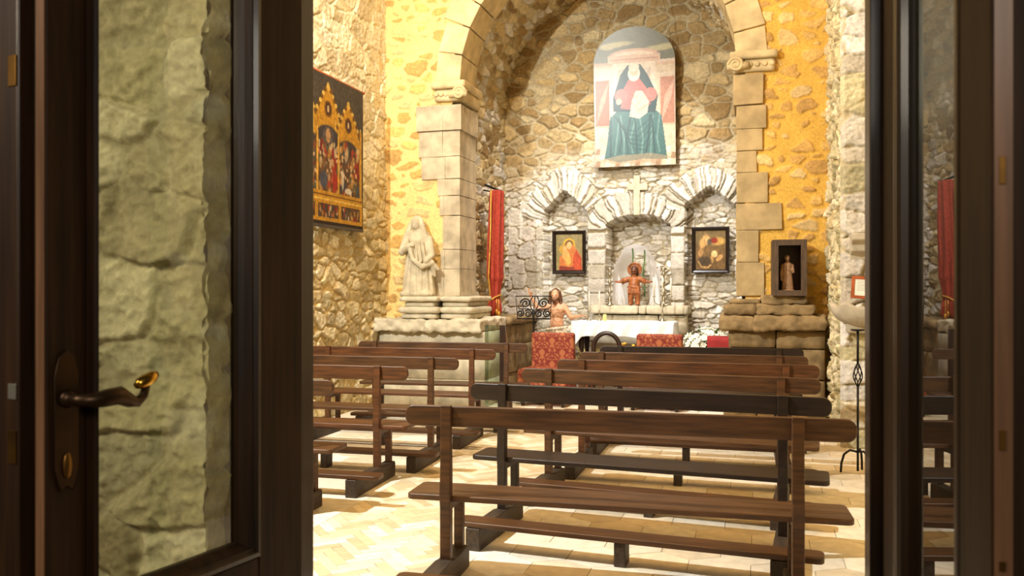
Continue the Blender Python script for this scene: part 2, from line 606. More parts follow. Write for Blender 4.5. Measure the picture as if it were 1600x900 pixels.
# ------------------------------------------------------------------ floor: herringbone aisle, hexagons under the benches
def build_floor():
    vs, fs, cs = [], [], []
    rnd = random.Random(5)
    pal_h = [(230, 218, 190), (220, 204, 170), (238, 228, 206), (210, 192, 156), (226, 212, 182)]
    pal_x = [(238, 230, 212), (232, 222, 200), (241, 235, 220), (226, 212, 184), (234, 226, 206)]
    A0, A1 = -2.62, -1.58

    def clip(poly, axis, lim, keep_less):
        out = []
        for i in range(len(poly)):
            p, q = poly[i], poly[(i + 1) % len(poly)]
            a, b = p[axis] - lim, q[axis] - lim
            if not keep_less:
                a, b = -a, -b
            if a <= 0:
                out.append(p)
            if (a < 0 < b) or (b < 0 < a):
                t = a / (a - b)
                out.append((p[0] + (q[0] - p[0]) * t, p[1] + (q[1] - p[1]) * t))
        return out

    def tile(poly, c, gap):
        if len(poly) < 3:
            return
        ar = sum(poly[i][0] * poly[(i + 1) % len(poly)][1] - poly[(i + 1) % len(poly)][0] * poly[i][1] for i in range(len(poly))) / 2
        if abs(ar) < 2e-4:
            return
        if ar < 0:
            poly = poly[::-1]
        cx = sum(p[0] for p in poly) / len(poly)
        cy = sum(p[1] for p in poly) / len(poly)
        z = rnd.uniform(-.001, 0)
        b = len(vs)
        n = len(poly)
        cc = lin(c) * rnd.uniform(.84, 1.12)
        for p in poly:
            r = math.hypot(p[0] - cx, p[1] - cy) + 1e-6
            k = max(.2, 1 - gap / r)
            vs.append((cx + (p[0] - cx) * k, cy + (p[1] - cy) * k, z))
            cs.append(cc)
        for p in poly:
            vs.append((cx + (p[0] - cx), cy + (p[1] - cy), -.004))
            cs.append(lin((120, 100, 70)))
        fs.append(list(range(b, b + n)))
        for i in range(n):
            j = (i + 1) % n
            fs.append([b + i, b + n + i, b + n + j, b + j])

    W, n = .062, 4
    c45 = math.sqrt(.5)
    for a in range(-140, 140):
        for k in range(-24, 24):
            ox, oy = a + 2 * n * k, a
            for (x0, y0, x1, y1) in ((ox, oy, ox + n, oy + 1), (ox + n, oy - n + 1, ox + n + 1, oy + 1)):
                P = [(x0, y0), (x1, y0), (x1, y1), (x0, y1)]
                P = [(W * c45 * (p[0] - p[1]) - 2.1, W * c45 * (p[0] + p[1]) + 6.2) for p in P]
                if max(p[0] for p in P) < A0 or min(p[0] for p in P) > A1 or min(p[1] for p in P) > 10.3 or max(p[1] for p in P) < 2.2:
                    continue
                P = clip(clip(clip(clip(P, 0, A0, False), 0, A1, True), 1, 10.3, True), 1, 2.2, False)
                tile(P, rnd.choice(pal_h), .003)
    r = .185
    for i in range(-40, 30):
        for j in range(-4, 60):
            cx = i * r * math.sqrt(3) + (j % 2) * r * math.sqrt(3) / 2 - 1.0
            cy = j * r * 1.5 + 2.0
            P = [(cx + r * math.cos(PI / 6 + k * PI / 3), cy + r * math.sin(PI / 6 + k * PI / 3)) for k in range(6)]
            if cy > 12.4 or cy < 1.9 or cx < -5 or cx > 2.2:
                continue
            c = rnd.choice(pal_x)
            if cy > 10.3 or cx < A0 - .3 or cx > A1 + .3:
                if cy > 10.1:
                    tile(clip(P, 1, 10.3, False) if cy < 10.6 else P, c, .003)
                else:
                    tile(clip(P, 1, 10.3, True), c, .003)
            else:
                for Q in (clip(P, 0, A0, True), clip(P, 0, A1, False)):
                    tile(clip(Q, 1, 10.3, True), c, .003)
    me = bpy.data.meshes.new('floor')
    b = len(vs)
    vs += [(-5.4, -3, -.0042), (2.6, -3, -.0042), (2.6, 12.8, -.0042), (-5.4, 12.8, -.0042)]
    cs += [lin((112, 94, 66))] * 4
    fs.append([b, b + 1, b + 2, b + 3])
    # thickness below
    vs += [(-5.4, -3, -.15), (2.6, -3, -.15), (2.6, 12.8, -.15), (-5.4, 12.8, -.15)]
    cs += [lin((112, 94, 66))] * 4
    fs.append([b + 7, b + 6, b + 5, b + 4])
    for i in range(4):
        j = (i + 1) % 4
        fs.append([b + i, b + 4 + i, b + 4 + j, b + j])
    me.from_pydata(vs, [], fs)
    a = me.color_attributes.new('Col', 'FLOAT_COLOR', 'POINT')
    c4 = np.ones((len(vs), 4), np.float32)
    c4[:, :3] = np.array(cs)
    a.data.foreach_set('color', c4.ravel())
    tag(link('floor', me, M_FLOOR), 'worn cream tiled chapel floor, herringbone aisle between hexagon tiles', 'floor', kind='structure')


build_floor()

# ------------------------------------------------------------------ walls
# left nave wall
U, V = ij(axes((2.55, 7.2, .035), (7.2, 9.99, .012)), axes((-.02, 5.3, .0125), (5.3, ZC, .05)))
upz = sstep(V + (fbm(U * 1.5, V * 1.5, 8, 3) - .5) * 1.2, 2.3, 3.1)
Ha, Ca, mk = stone_field(U, V, .20, .13, 11, WARM, (200, 176, 122), gap=(.04, .24), depth=.032, rough=.014, tilt=.03)
Hb, Cb, mk = stone_field(U, V, .32, .18, 12, [(226, 214, 180), (218, 204, 168), (230, 220, 190), (212, 198, 160)], (220, 206, 168), gap=(-.01, .11), depth=.020, rough=.013, tilt=.022, wvar=.34)
H, C = Ha * (1 - upz) + Hb * upz, Ca * (1 - upz[..., None]) + Cb * upz[..., None]
tag(wall_mesh('wall_left', (XL - .03, 0, 0), (0, 1, 0), (1, 0, 0), U, V, H, C, M_STONE), 'warm yellow rubble stone wall left of the benches', 'wall', kind='structure')

# arch wall with ochre plaster between the stones
U, V = ij(axes((XL - .05, XR + .05, .0125)), axes((-.02, 5.4, .0125), (5.4, ZC, .05)))
ID, E, DU, DV = cells(U, V, .21, .125, 23, jit=.46, wvar=.35)
E = E + (fbm(U * 16, V * 16, 91, 3) - .5) * .22
thr = .12 + .34 * rnd_id(ID, 3) + .5 * (rnd_id(ID, 4) > .90)
mk = sstep(E, thr, thr + .09)
n1, n2 = fbm(U * 6, V * 6, 5, 4) - .5, fbm(U * 32, V * 32, 6, 4) - .5
st = pick([(222, 182, 108), (208, 166, 96), (224, 192, 130), (196, 156, 92), (214, 186, 130)], rnd_id(ID, 5)) * (1 + .5 * n1 + .5 * n2)[..., None]
side = sstep(U, -2.2, -1.6)[..., None]  # left of the arch, brighter light is put into a paler plaster colour
pl = (lin((236, 204, 134)) * (1 - side) + lin((222, 178, 84)) * side) * (1 + .22 * n1 + .12 * n2)[..., None]
C = pl * (1 - mk[..., None]) + st * mk[..., None]
H = (1 - mk) * (n1 * .012 + n2 * .004) + mk * (.010 + .014 * rnd_id(ID, 8) + n2 * .014)
keep = ~((np.abs(U - ACX) < AR + .1) & (V < ACZ)) & ~(np.hypot(U - ACX, V - ACZ) < AR + .1)
tag(wall_mesh('wall_front', (0, YF, 0), (1, 0, 0), (0, -1, 0), U, V, H, np.clip(C, .01, 1), M_STONE, keep), 'ochre plastered stone wall around the chancel arch', 'wall', kind='structure')

# apse back wall with its three niches
def poly_sd(U, V, pts):
    d = np.full(U.shape, 9.)
    ins = np.zeros(U.shape, bool)
    n = len(pts)
    for i in range(n):
        (x0, y0), (x1, y1) = pts[i], pts[(i + 1) % n]
        dx, dy = x1 - x0, y1 - y0
        t = np.clip(((U - x0) * dx + (V - y0) * dy) / (dx * dx + dy * dy + 1e-12), 0, 1)
        d = np.minimum(d, np.hypot(U - x0 - t * dx, V - y0 - t * dy))
        if y0 != y1:
            ins ^= ((y0 > V) != (y1 > V)) & (U < dx * (V - y0) / dy + x0)
    return np.where(ins, -d, d)


def pxz(pts, Y=YB):
    return [(at(x, y, Y)[0], at(x, y, Y)[2]) for x, y in pts]


NL = pxz([(851, 520), (851, 330), (883, 297), (918, 331), (918, 520)])
NC = pxz([(948, 480), (948, 352), (962, 342), (980, 337), (1000, 335), (1020, 337), (1036, 342), (1048, 350), (1048, 480)])
NR = pxz([(1071, 560), (1071, 320), (1108, 290), (1151, 322), (1151, 560)])
U, V = ij(axes((-3.80, -.1, .0115)), axes((-.02, 5.95, .0115)))
up = sstep(V + (fbm(U * 2, V * 2, 3, 3) - .5) * .8, 2.9, 3.5)
H1, C1, m1 = stone_field(U, V, .20, .075, 37, PALE, (176, 164, 136), gap=(.03, .22), depth=.035, rough=.012, tilt=.035)
H2, C2, m2 = stone_field(U, V, .25, .15, 41, TAN, (178, 164, 132), gap=(.02, .26), depth=.036, rough=.014, tilt=.03)
H = H1 * (1 - up) + H2 * up
C = C1 * (1 - up[..., None]) + C2 * up[..., None]
# coursed blocks: left of the left niche and the piers of the middle niche
sill = at(950, 480, YB)[2]
for (xa, xb, za, zb, w, h, sd, pr) in (
        (at(795, 0, YB)[0], at(849, 0, YB)[0], .9, at(0, 350, YB)[2], .26, .24, 51, .0),
        (at(918, 0, YB)[0], at(948, 0, YB)[0], 0, at(0, 352, YB)[2], .60, .23, 52, .03),
        (at(1047, 0, YB)[0], at(1071, 0, YB)[0], 0, at(0, 345, YB)[2], .60, .25, 53, .03)):
    inm = (U > xa) & (U < xb) & (V > za) & (V < zb)
    if sd == 51:
        Hb, Cb, mb = stone_field(U, V, w, h, sd, GREY, (178, 166, 138), gap=(.01, .09), depth=.03, rough=.008, tilt=.01, jit=.22, wvar=.12, p=5)
    else:
        k = np.floor(V / h + .13 * np.sin(np.floor(V / h)))
        f = V / h + .13 * np.sin(k) - k
        e = np.minimum(np.minimum(f, 1 - f) * h, np.minimum(U - xa, xb - U)) + (fbm(U * 25, V * 25, sd, 3) - .5) * .02
        mb = sstep(e, .003, .02)
        nn = fbm(U * 9, V * 9, sd + 3, 4) - .5
        Hb = mb * (.045 + .02 * hash2(k, k * 0, sd) + nn * .03)
        Cb = pick(GREY, hash2(k, k * 0, sd + 1)) * (.95 + .5 * nn)[..., None]
        Cb = Cb * mb[..., None] + lin((170, 156, 126)) * (1 - mb[..., None])
    H = np.where(inm, Hb + pr * 0, H)
    C = np.where(inm[..., None], Cb, C)
# voussoirs over the niches
for pts, ring, cz, w0, sd in ((NL, .31, 355, .088, 61), (NC, .33, 398, .105, 62), (NR, .31, 350, .088, 63)):
    sd_ = poly_sd(U, V, pts)
    cx = sum(p[0] for p in pts[1:-1]) / (len(pts) - 2)
    zc = at(1000, cz, YB)[2]
    zs = at(1000, {61: 338, 62: 356, 63: 330}[sd], YB)[2]
    ang = np.arctan2(U - cx, V - zc) + (fbm(U * 5, V * 5, sd, 3) - .5) * .12
    rr = np.hypot(U - cx, V - zc)
    rmean = {61: .62, 62: .78, 63: .62}[sd]
    da = w0 / rmean
    k = np.floor(ang / da + .3 * np.sin(np.floor(ang / da) * 2.3))
    f = ang / da + .3 * np.sin(np.floor(ang / da) * 2.3) - k
    rout = ring * (.8 + .4 * hash2(k, k * 0, sd))
    e = np.minimum(np.clip(np.minimum(f, 1 - f), 0, 1) * da * rr, rout - sd_) + (fbm(U * 25, V * 25, sd + 1, 3) - .5) * .012
    inm = (sd_ < rout) & (V > zs) & (sd_ > -.02)
    mb = sstep(e, .002, .016)
    nn = fbm(U * 12, V * 12, sd + 2, 4) - .5
    Hb = mb * (.04 + .03 * hash2(k, k * 0, sd + 3) + nn * .02)
    Cb = pick(PALE, hash2(k, k * 0, sd + 4)) * (.97 + .4 * nn)[..., None]
    Cb = Cb * mb[..., None] + lin((170, 158, 130)) * (1 - mb[..., None])
    H = np.where(inm, Hb, H)
    C = np.where(inm[..., None], Cb, C)
# sink the niches
for pts, dep in ((NL, .24), (NC, .42), (NR, .26)):
    sd_ = poly_sd(U, V, pts) + (fbm(U * 9, V * 9, 71, 3) - .5) * .02
    H = H - dep * (sd_ < 0)
tag(wall_mesh('wall_back', (0, YB, 0), (1, 0, 0), (0, -1, 0), U, V, H, np.clip(C, .01, 1), M_STONE), 'pale dry-stone back wall of the apse with three niches', 'wall', kind='structure')

# apse side walls and barrel vault in one sheet
VR = 1.78
s = axes((0, 4.12, .013), (4.12, 4.12 + PI * VR, .02), (4.12 + PI * VR, 8.24 + PI * VR, .03))
U, V = ij(axes((10.5, 12.2, .014)), s)
H, C, mk = stone_field(U, V, .22, .12, 83, TAN + PALE[:3] + WARM[:2], (190, 176, 142), gap=(.03, .22), depth=.04, rough=.016, tilt=.04)
t = np.clip((V - 4.12) / VR, 0, PI)
rad = VR - H
X = np.where(V < 4.12, ACX - VR + H, np.where(V > 4.12 + PI * VR, ACX + VR - H, ACX - rad * np.cos(t)))
Z = np.where(V < 4.12, V, np.where(V > 4.12 + PI * VR, 8.24 + PI * VR - V, 4.12 + rad * np.sin(t)))
P = np.stack([X, U, Z], -1)
tag(link('wall_apse', np_mesh('wall_apse', P.reshape(-1, 3), grid_quads(*U.shape), C.reshape(-1, 3)), M_STONE), 'rubble side walls and vault of the apse behind the arch', 'wall', kind='structure')

# right return wall, the near pier face and the wall beyond
U, V = ij(axes((-9.99, -8.2, .0125)), axes((-.02, 5.3, .0125), (5.3, ZC, .05)))
H, C, mk = stone_field(U, V, .17, .15, 97, WARM[:5] + LICHEN[:3], (206, 192, 150), gap=(.02, .30), depth=.055, rough=.03, tilt=.05)
H = H * sstep(U, -8.2, -8.24) - .03
tag(wall_mesh('wall_right', (XR + .03, 0, 0), (0, -1, 0), (-1, 0, 0), U, V, H, C, M_STONE), 'lumpy rubble return wall beside the ochre wall', 'wall', kind='structure')
U, V = ij(axes((XR - .005, 1.12, .011), (1.12, 1.75, .04)), axes((-.02, 5.0, .011), (5.0, ZC, .05)))
H, C, mk = stone_field(U - XR, V, .42, .20, 103, PALE + LICHEN[:1], (190, 176, 140), gap=(.0, .12), depth=.045, rough=.018, tilt=.03)
edge = sstep(U, XR - .005, XR + .03)
H = H * edge - .035 * (1 - edge)
tag(wall_mesh('wall_pier', (0, 8.2, 0), (1, 0, 0), (0, -1, 0), U, V, H, C, M_STONE), 'pale block pier face carrying the stone font', 'wall', kind='structure')
U, V = ij(axes((-8.25, -2.5, .04)), axes((-.02, ZC, .04)))
H, C, mk = stone_field(U, V, .25, .14, 107, WARM, (204, 182, 130), depth=.04)
tag(wall_mesh('wall_side', (1.7, 0, 0), (0, -1, 0), (-1, 0, 0), U, V, H, C, M_STONE), 'rubble wall on the right side of the nave', 'wall', kind='structure')

# entrance wall: its nave side, its porch side and the reveals of the doorway
U, V = ij(axes((-1.8, 4.75, .05)), axes((-.02, ZC, .05)))
H, C, mk = stone_field(U, V, .25, .14, 109, WARM, (204, 182, 130), depth=.04)
keep = ~((U > -.45) & (U < 1.5) & (V < 2.75))
tag(wall_mesh('wall_entrance', (0, 2.55, 0), (-1, 0, 0), (0, 1, 0), U, V, H, C, M_STONE, keep), 'nave side of the entrance wall', 'wall', kind='structure')
U, V = ij(axes((-3.6, -2.3, .03), (-2.3, -1.445, .006)), axes((-.02, .45, .03), (.45, 2.5, .0065), (2.5, 3.4, .03)))
H, C, mk = stone_field(U, V, .30, .17, 117, LICHEN, (176, 166, 132), gap=(-.02, .18), depth=.020, rough=.022, tilt=.035)
tag(wall_mesh('wall_porch', (0, 1.95, 0), (1, 0, 0), (0, -1, 0), U, V, H, C, M_STONE), 'greenish grey stone wall seen through the left door pane', 'wall', kind='structure')
U, V = ij(axes((1.94, 2.06, .01)), axes((-.02, 2.8, .02)))
H, C, mk = stone_field(U, V, .30, .17, 119, LICHEN, (150, 142, 112), depth=.02)
tag(wall_mesh('wall_reveal', (-1.46, 0, 0), (0, 1, 0), (1, 0, 0), U, V, H, C, M_STONE), 'stone reveal of the doorway', 'wall', kind='structure')
mb = MB()
mb.box((.47, 1.95, 0), (3.0, 2.5, 3.4))
mb.box((-3.6, 1.97, 2.78), (.47, 2.5, 3.4))
mb.box((-3.6, 2.03, 0), (-1.51, 2.5, 2.78))
tag(mb.build('wall_doorway', M_BROWNSTONE), 'masonry around the entrance door', 'wall', kind='structure')
mb = MB()
mb.box((-5.4, 2.3, ZC), (2.6, 12.8, ZC + .15))
tag(mb.build('ceiling', M_PLASTER), 'plastered nave ceiling', 'ceiling', kind='structure')

# ------------------------------------------------------------------ chancel arch, jambs, imposts
rnd = random.Random(3)
mb = MB()
a0 = 0.0
k = 0
while a0 < PI - .02:
    da = min(rnd.uniform(.17, .23), PI - a0)
    if PI - a0 - da < .08:
        da = PI - a0
    g = .0035
    ro = AR + rnd.uniform(.30, .40)
    yf = YF - .035 + rnd.uniform(-.006, .006)
    p = []
    for y in (yf, 10.52):
        for (r_, a_) in ((AR, a0 + g), (ro, a0 + g), (ro, a0 + da - g), (AR, a0 + da - g)):
            p.append((ACX + r_ * math.cos(a_), y, ACZ + r_ * math.sin(a_)))
    mb.hexa([p[0], p[1], p[2], p[3], p[4], p[5], p[6], p[7]])
    a0 += da
    k += 1
arch = tag(mb.build('trim_1', M_ASHLAR, bevel=.014, seg=2), 'round chancel arch of cut tan voussoirs', 'arch', kind='structure')
bmx = bmesh.new(); bmx.from_mesh(arch.data); bmesh.ops.recalc_face_normals(bmx, faces=bmx.faces); bmx.to_mesh(arch.data); bmx.free()

mb = MB()
yl = [(463, 420, 676), (420, 390, 690), (390, 337, 694), (337, 306, 688), (306, 280, 685), (280, 245, 660), (245, 205, 656), (205, 165, 653)]
for (yb, yt, pl_) in yl:
    zb, zt = at(700, yb, YF)[2], at(700, yt, YF)[2]
    xa = at(pl_, 300, YF)[0]
    o = .03 if yt == 165 else 0
    xm = JL - rnd.uniform(.16, .26)
    mb.block((xa, YF - .03 - o, zb + .003), (xm - .002, YF + .2, zt - .003), .004, rnd)
    mb.block((xm + .002, YF - .035 - o, zb + .003), (JL + o, YF + .3, zt - .003), .004, rnd)
    mb.block((JL - .25, YF + .304, zb + .003), (JL + o, 10.54, zt - .003), .004, rnd)
tag(mb.build('trim_2', M_ASHLAR_GREY, bevel=.007, seg=2), 'grey cut-stone jamb on the left of the chancel arch', 'jamb', kind='structure')
mb = MB()
yr = [(463, 410, 1195), (410, 360, 1186), (360, 318, 1222), (318, 270, 1200), (270, 236, 1183), (236, 202, 1192), (202, 165, 1197), (165, 117, 1193)]
for (yb, yt, pr_) in yr:
    zb, zt = at(1170, yb, YF)[2], at(1170, yt, YF)[2]
    xb = at(pr_, 300, YF)[0]
    o = .03 if yt == 117 else 0
    mb.block((JR - o, YF - .035 - o, zb + .003), (xb, YF + .3, zt - .003), .005, rnd)
    mb.block((JR - o, YF + .304, zb + .003), (JR + .3, 10.54, zt - .003), .004, rnd)
tag(mb.build('trim_3', M_ASHLAR_TAN, bevel=.009, seg=2), 'tan cut-stone jamb on the right of the chancel arch', 'jamb', kind='structure')


def impost(name, label, x0, x1, z0, z1, corner, sgn):
    mb = MB()
    h = z1 - z0
    mb.rock((x0, YF - .13, z1 - h * .38), (x1, 10.56, z1), .05, .006, 4, .014)
    mb.rock((x0 + .03, YF - .085, z0), (x1 - .03, 10.55, z1 - h * .40), .05, .006, 6, .02)
    mb.tube([(corner - .12, YF - .10, z0 + h * .30), (corner, YF - .10, z0 + h * .30), (corner + .12, YF - .10, z0 + h * .30)], .045, 12)
    # volute at the corner
    M_ = Matrix.Translation((corner + sgn * .02, YF - .12, z0 + h * .34))
    pts = []
    for q in range(26):
        a = q * .5
        r_ = .085 * (1 - q / 30)
        pts.append(M_ @ Vector((r_ * math.cos(a) * sgn, -.01, r_ * math.sin(a))))
    mb.tube(pts, .02, 8)
    for q in range(6):
        xx = x0 + .06 + (x1 - x0 - .12) * q / 5
        mb.ball((xx, YF - .09, z0 + h * .34), (.035, .02, .03), 8, 6)
    tag(mb.build(name, M_ASHLAR, smooth=True), label, 'impost', kind='structure')


impost('trim_4', 'carved impost with a scroll at the left spring of the arch', JL - .36, JL + .09, 3.84, 4.09, JL + .0, 1)
impost('trim_5', 'carved impost with a scroll at the right spring of the arch', JR - .07, at(1215, 100, YF)[0], 3.94, 4.17, JR + .02, -1)

# ------------------------------------------------------------------ plinths under the jambs
mb = MB()
xs = [-4.62, -4.2, -3.78, -3.22]
for i in range(3):
    for (za, zb) in ((0, .34), (.34, .66), (.66, .93)):
        mb.block((xs[i] + .003, 9.64 + rnd.uniform(0, .015), za + .003), (xs[i + 1] - .003, 10.58, zb - .003), .004, rnd)
mb.rock((-4.64, 9.55, .93), (-3.94, 10.1, 1.085), .018, .042, 21, .025)
mb.rock((-3.96, 9.53, .93), (-3.22, 10.6, 1.085), .02, .044, 25, .025)
for (za, zb, o, rr) in ((1.085, 1.15, .00, .02), (1.15, 1.235, -.03, .04), (1.235, 1.30, .04, .015), (1.30, 1.365, -.02, .03)):
    mb.rock((-4.30 + o, 9.60 + o, za), (-3.83 - o, 9.96, zb), .05, .007, rnd.randrange(99), rr)
    mb.rock((-3.81 + o * .3, 9.70 + o, za), (-3.42 - o, 10.56, zb), .05, .006, rnd.randrange(99), rr)
tag(mb.build('trim_6', M_PALESTONE, smooth=True), 'moulded stone plinth under the robed stone figure', 'plinth', kind='structure')

mb = MB()
for (za, zb, cuts) in ((.0, .13, 3), (.13, .46, 2), (.46, .80, 3), (.80, 1.0, 2)):
    x = -.33 if za > 0 else -.38
    x1 = .70
    for q in range(cuts):
        xa, xb = x + (x1 - x) * q / cuts, x + (x1 - x) * (q + 1) / cuts
        mb.rock((xa + .003, (9.64 if za > 0 else 9.52) + rnd.uniform(0, .012), za + .003), (xb - .003, 10.3 if q == 0 else 9.97, zb - .003), .08, .008, rnd.randrange(99), .016)
mb.rock((-.42, 9.56, 1.0), (-.03, 10.4, 1.16), .018, .034, 31, .03)
mb.rock((-.05, 9.49, 1.0), (.70, 9.97, 1.17), .018, .036, 34, .028)
mb.rock((-.38, 9.62, 1.16), (-.02, 10.4, 1.29), .018, .022, 36, .045)
mb.rock((-.03, 9.54, 1.17), (.59, 9.97, 1.29), .018, .030, 38, .035)
mb.rock((-.32, 9.68, 1.29), (.02, 10.4, 1.345), .03, .008, 41, .02)
mb.rock((.03, 9.58, 1.29), (.50, 9.97, 1.384), .018, .026, 44, .02)
tag(mb.build('trim_7', M_BROWNSTONE, smooth=True), 'rough layered stone plinth under the small glazed shrine', 'plinth', kind='structure')

# low masonry bench along the left side of the apse
mb = MB()
for (za, zb) in ((0, .32), (.32, .68), (.68, .97)):
    for q in range(3):
        ya = 10.6 + q * .5
        mb.rock((-3.75, ya + .003, za + .003), (-3.22 + rnd.uniform(-.01, .01), ya + .497, zb - .003), .09, .008, rnd.randrange(99), .015)
mb.rock((-3.75, 10.6, .97), (-3.17, 12.12, 1.08), .05, .018, 47, .04)
tag(mb.build('trim_8', M_BROWNSTONE, smooth=True), 'low stone bench along the apse wall under the red curtain', 'ledge', kind='structure')

# shelf and base of the middle niche
xa, xb = at(921, 485, 11.78)[0], at(1075, 485, 11.78)[0]
mb = MB()
n = 3
w_ = (xb - xa)
cut = [xa, xa + .5 * w_, xa + .58 * w_, xb]
for q in range(3):
    mb.rock((cut[q] + .002, 11.78, 1.10), (cut[q + 1] - .002, 12.5, 1.222), .04, .008, 60 + q, .02)
for (za, zb) in ((0, .4), (.4, .78), (.78, 1.09)):
    mb.rock((xa + .03, 11.85, za + .003), (xb - .42, 12.12, zb - .003), .08, .01, 70 + int(za * 10), .02)
    mb.rock((xb - .41, 11.84, za + .003), (xb - .02, 12.12, zb - .003), .08, .01, 80 + int(za * 10), .02)
tag(mb.build('trim_9', M_PALESTONE, smooth=True), 'long stone shelf below the middle niche, above the altar', 'shelf', kind='structure')

# pale stone cross let into the wall above the middle niche
def cross_poly():
    p = pxz([(990, 336), (990, 297), (980, 297), (980, 287), (990, 287), (990, 274), (1000, 274), (1000, 287), (1012, 287), (1012, 297), (1000, 297), (1000, 336)], 12.03)
    return p


mb = MB()
mb.prism(cross_poly(), 'y', 12.015, 12.12)
tag(mb.build('trim_11', M_PALESTONE, bevel=.008), 'plain pale stone cross set in the wall over the middle niche', 'cross', kind='structure')

# small stone bracket and lintel stone on the near pier
mb = MB()
mb.prism([(8.22, 1.72), (8.22, 1.96), (7.98, 1.96), (7.98, 1.90), (8.05, 1.86), (8.06, 1.80), (8.14, 1.77), (8.15, 1.72)], 'x', .80, 1.10)
tag(mb.build('trim_10', M_LIMESTONE, bevel=.012), 'broken stone bracket on the pier above the font', 'bracket', kind='structure')
# ================================================================== the two door leaves and their frame
M_EDGE = mat('pale_oak_edge', (104, 74, 52), rough=.3, var=.2, scale=5, stretch=(9, 9, .5), coat=.3)  # lighter brown and glossier than the rest of the leaf
M_PANE = glass_mat('door_pane', (244, 246, 236))
M_DOORFLAT = mat('door_oak_matt', (42, 25, 10), rough=.62, var=.3, scale=5, stretch=(9, 9, .5), bump=.08, bscale=12, spec=.18)
M_PLATE = mat('lock_plate', (214, 206, 190), rough=.3, metal=.9, var=.05)
M_OLDBRASS = mat('tarnished_brass', (110, 78, 34), rough=.4, metal=.9, var=.2)


def door_leaf(name, loc, dirx, sg, label, a, b, w, proud=1.0):
    """Leaf: local x from hinge to free edge, camera-side face at y=0, body towards y=sg*thickness."""
    rz = math.atan2(dirx[1], dirx[0])
    t = thing(name, loc, label, 'door', rz)
    T = .052
    back = lambda d: sg * d
    z0, zp, zt, zH = .02, .845, 2.42, 2.62

    def bx(mb, s0, s1, y0, y1, za, zb):
        ya, yb = sorted((back(y0), back(y1)))
        mb.box((s0, ya, za), (s1, yb, zb))

    mb = MB(); bx(mb, .012, a - .055, 0, T, z0, zH)
    mb.build('hinge_stile', M_DOORFLAT, t, bevel=.004)
    mb = MB(); bx(mb, b + .03, w, 0, T * .55, z0, zH); bx(mb, b + .03, w - .014, T * .56, T + .01, z0, zH)
    mb.build('lock_stile', M_DOORFLAT, t, bevel=.004)
    mb = MB(); bx(mb, a - .055, b + .03, .001, T, z0, .16)
    mb.build('rail', M_DOORFLAT, t, bevel=.004)
    mb = MB(); bx(mb, a - .055, b + .03, .001, T, .70, zp - .05)
    mb.build('rail', M_DOORFLAT, t, bevel=.004)
    mb = MB(); bx(mb, a - .055, b + .03, .001, T, zt + .05, zH)
    mb.build('rail', M_DOORFLAT, t, bevel=.004)
    mb = MB(); bx(mb, a - .055, b + .03, .018, T - .01, .16, .70); bx(mb, a + .01, b - .04, .006, .02, .23, .63)
    mb.build('lower_panel', M_DOOR, t, bevel=.012)
    mb = MB(); bx(mb, w + .0003, w + .0025, .003, T * .53, z0, zH)
    mb.build('free_edge', M_EDGE, t)
    # beaded moulding round the pane: stepped bars with mitred ends, proud of the face
    mb = MB()
    pr = [(0, .0), (.010, -.016), (.022, -.019), (.030, -.010), (.036, -.012), (.046, .004), (.055, .016), (.055, .03), (0, .03)]
    ring = [(a - .055, zp - .05, a, zp), (b + .03, zp - .05, b, zp), (b + .03, zt + .05, b, zt), (a - .055, zt + .05, a, zt)]
    vs, fs = [], []
    n = len(pr)
    for (xo, zo, xi, zi) in ring:
        for (q, d) in pr:
            f = q / .055
            vs.append((xo + (xi - xo) * f, back(d * proud if d < 0 else d), zo + (zi - zo) * f))
    for c in range(4):
        for k in range(n):
            c2, k2 = (c + 1) % 4, (k + 1) % n
            fs.append((c * n + k, c2 * n + k, c2 * n + k2, c * n + k2))
    mb.add(vs, fs)
    o = mb.build('pane_moulding', M_DOOR, t)
    bm = bmesh.new(); bm.from_mesh(o.data); bmesh.ops.recalc_face_normals(bm, faces=bm.faces); bm.to_mesh(o.data); bm.free()
    mb = MB(); bx(mb, a - .004, b + .004, .024, .029, zp - .004, zt + .004)
    mb.build('glass_pane', M_PANE, t)
    return t, back


lf, back = door_leaf('door_leaf', (-1.17, 1.99, 0), (-.179, -.984), -1,
                     'dark oak glazed door leaf with a brass-tipped lever handle, stone wall behind its pane', .227, .62, .734)
mb = MB(); mb.box((.69, -.150, .02), (.748, -.064, 2.62)); mb.build('cover_strip', M_DOOR, lf, bevel=.006)
# lock side furniture: backplate, lever, keyhole plate; faceplates in the free edge
mb = MB()
out = [(.0, 1.085), (.012, 1.075), (.018, 1.09), (.026, 1.12), (.026, 1.30), (.018, 1.335), (.0, 1.35), (-.018, 1.335), (-.026, 1.30), (-.026, 1.12), (-.018, 1.09), (-.012, 1.075)]
mb.prism([(.695 + x, z) for x, z in out], 'y', .006, -.0005)
mb.build('handle_backplate', M_BRONZE, lf, bevel=.002)
h = MB()
h.tube([(.695, .004, 1.255), (.695, .012, 1.255), (.695, .022, 1.255)], [.019, .017, .011], 14)
pth = [(.695, .018, 1.255), (.694, .045, 1.254), (.675, .058, 1.252), (.650, .060, 1.254), (.620, .060, 1.256), (.596, .061, 1.242), (.580, .062, 1.238), (.566, .063, 1.250), (.558, .064, 1.276)]
h.tube(pth, [.011, .012, .015, .018, .019, .014, .011, .009, .008], 12)
hd = h.build('lever_handle', M_BRONZE, lf, smooth=True)
h = MB()
h.tube([(.585, .062, 1.270), (.575, .063, 1.275), (.560, .064, 1.280), (.545, .065, 1.287), (.535, .066, 1.292)], [.006, .012, .014, .012, .006], 12)
h.build('lever_tip', M_BRASS, hd, smooth=True)['label'] = 'polished brass tip of the lever'
k = MB()
k.ball((.695, .007, 1.125), (.011, .005, .026), 12, 8)
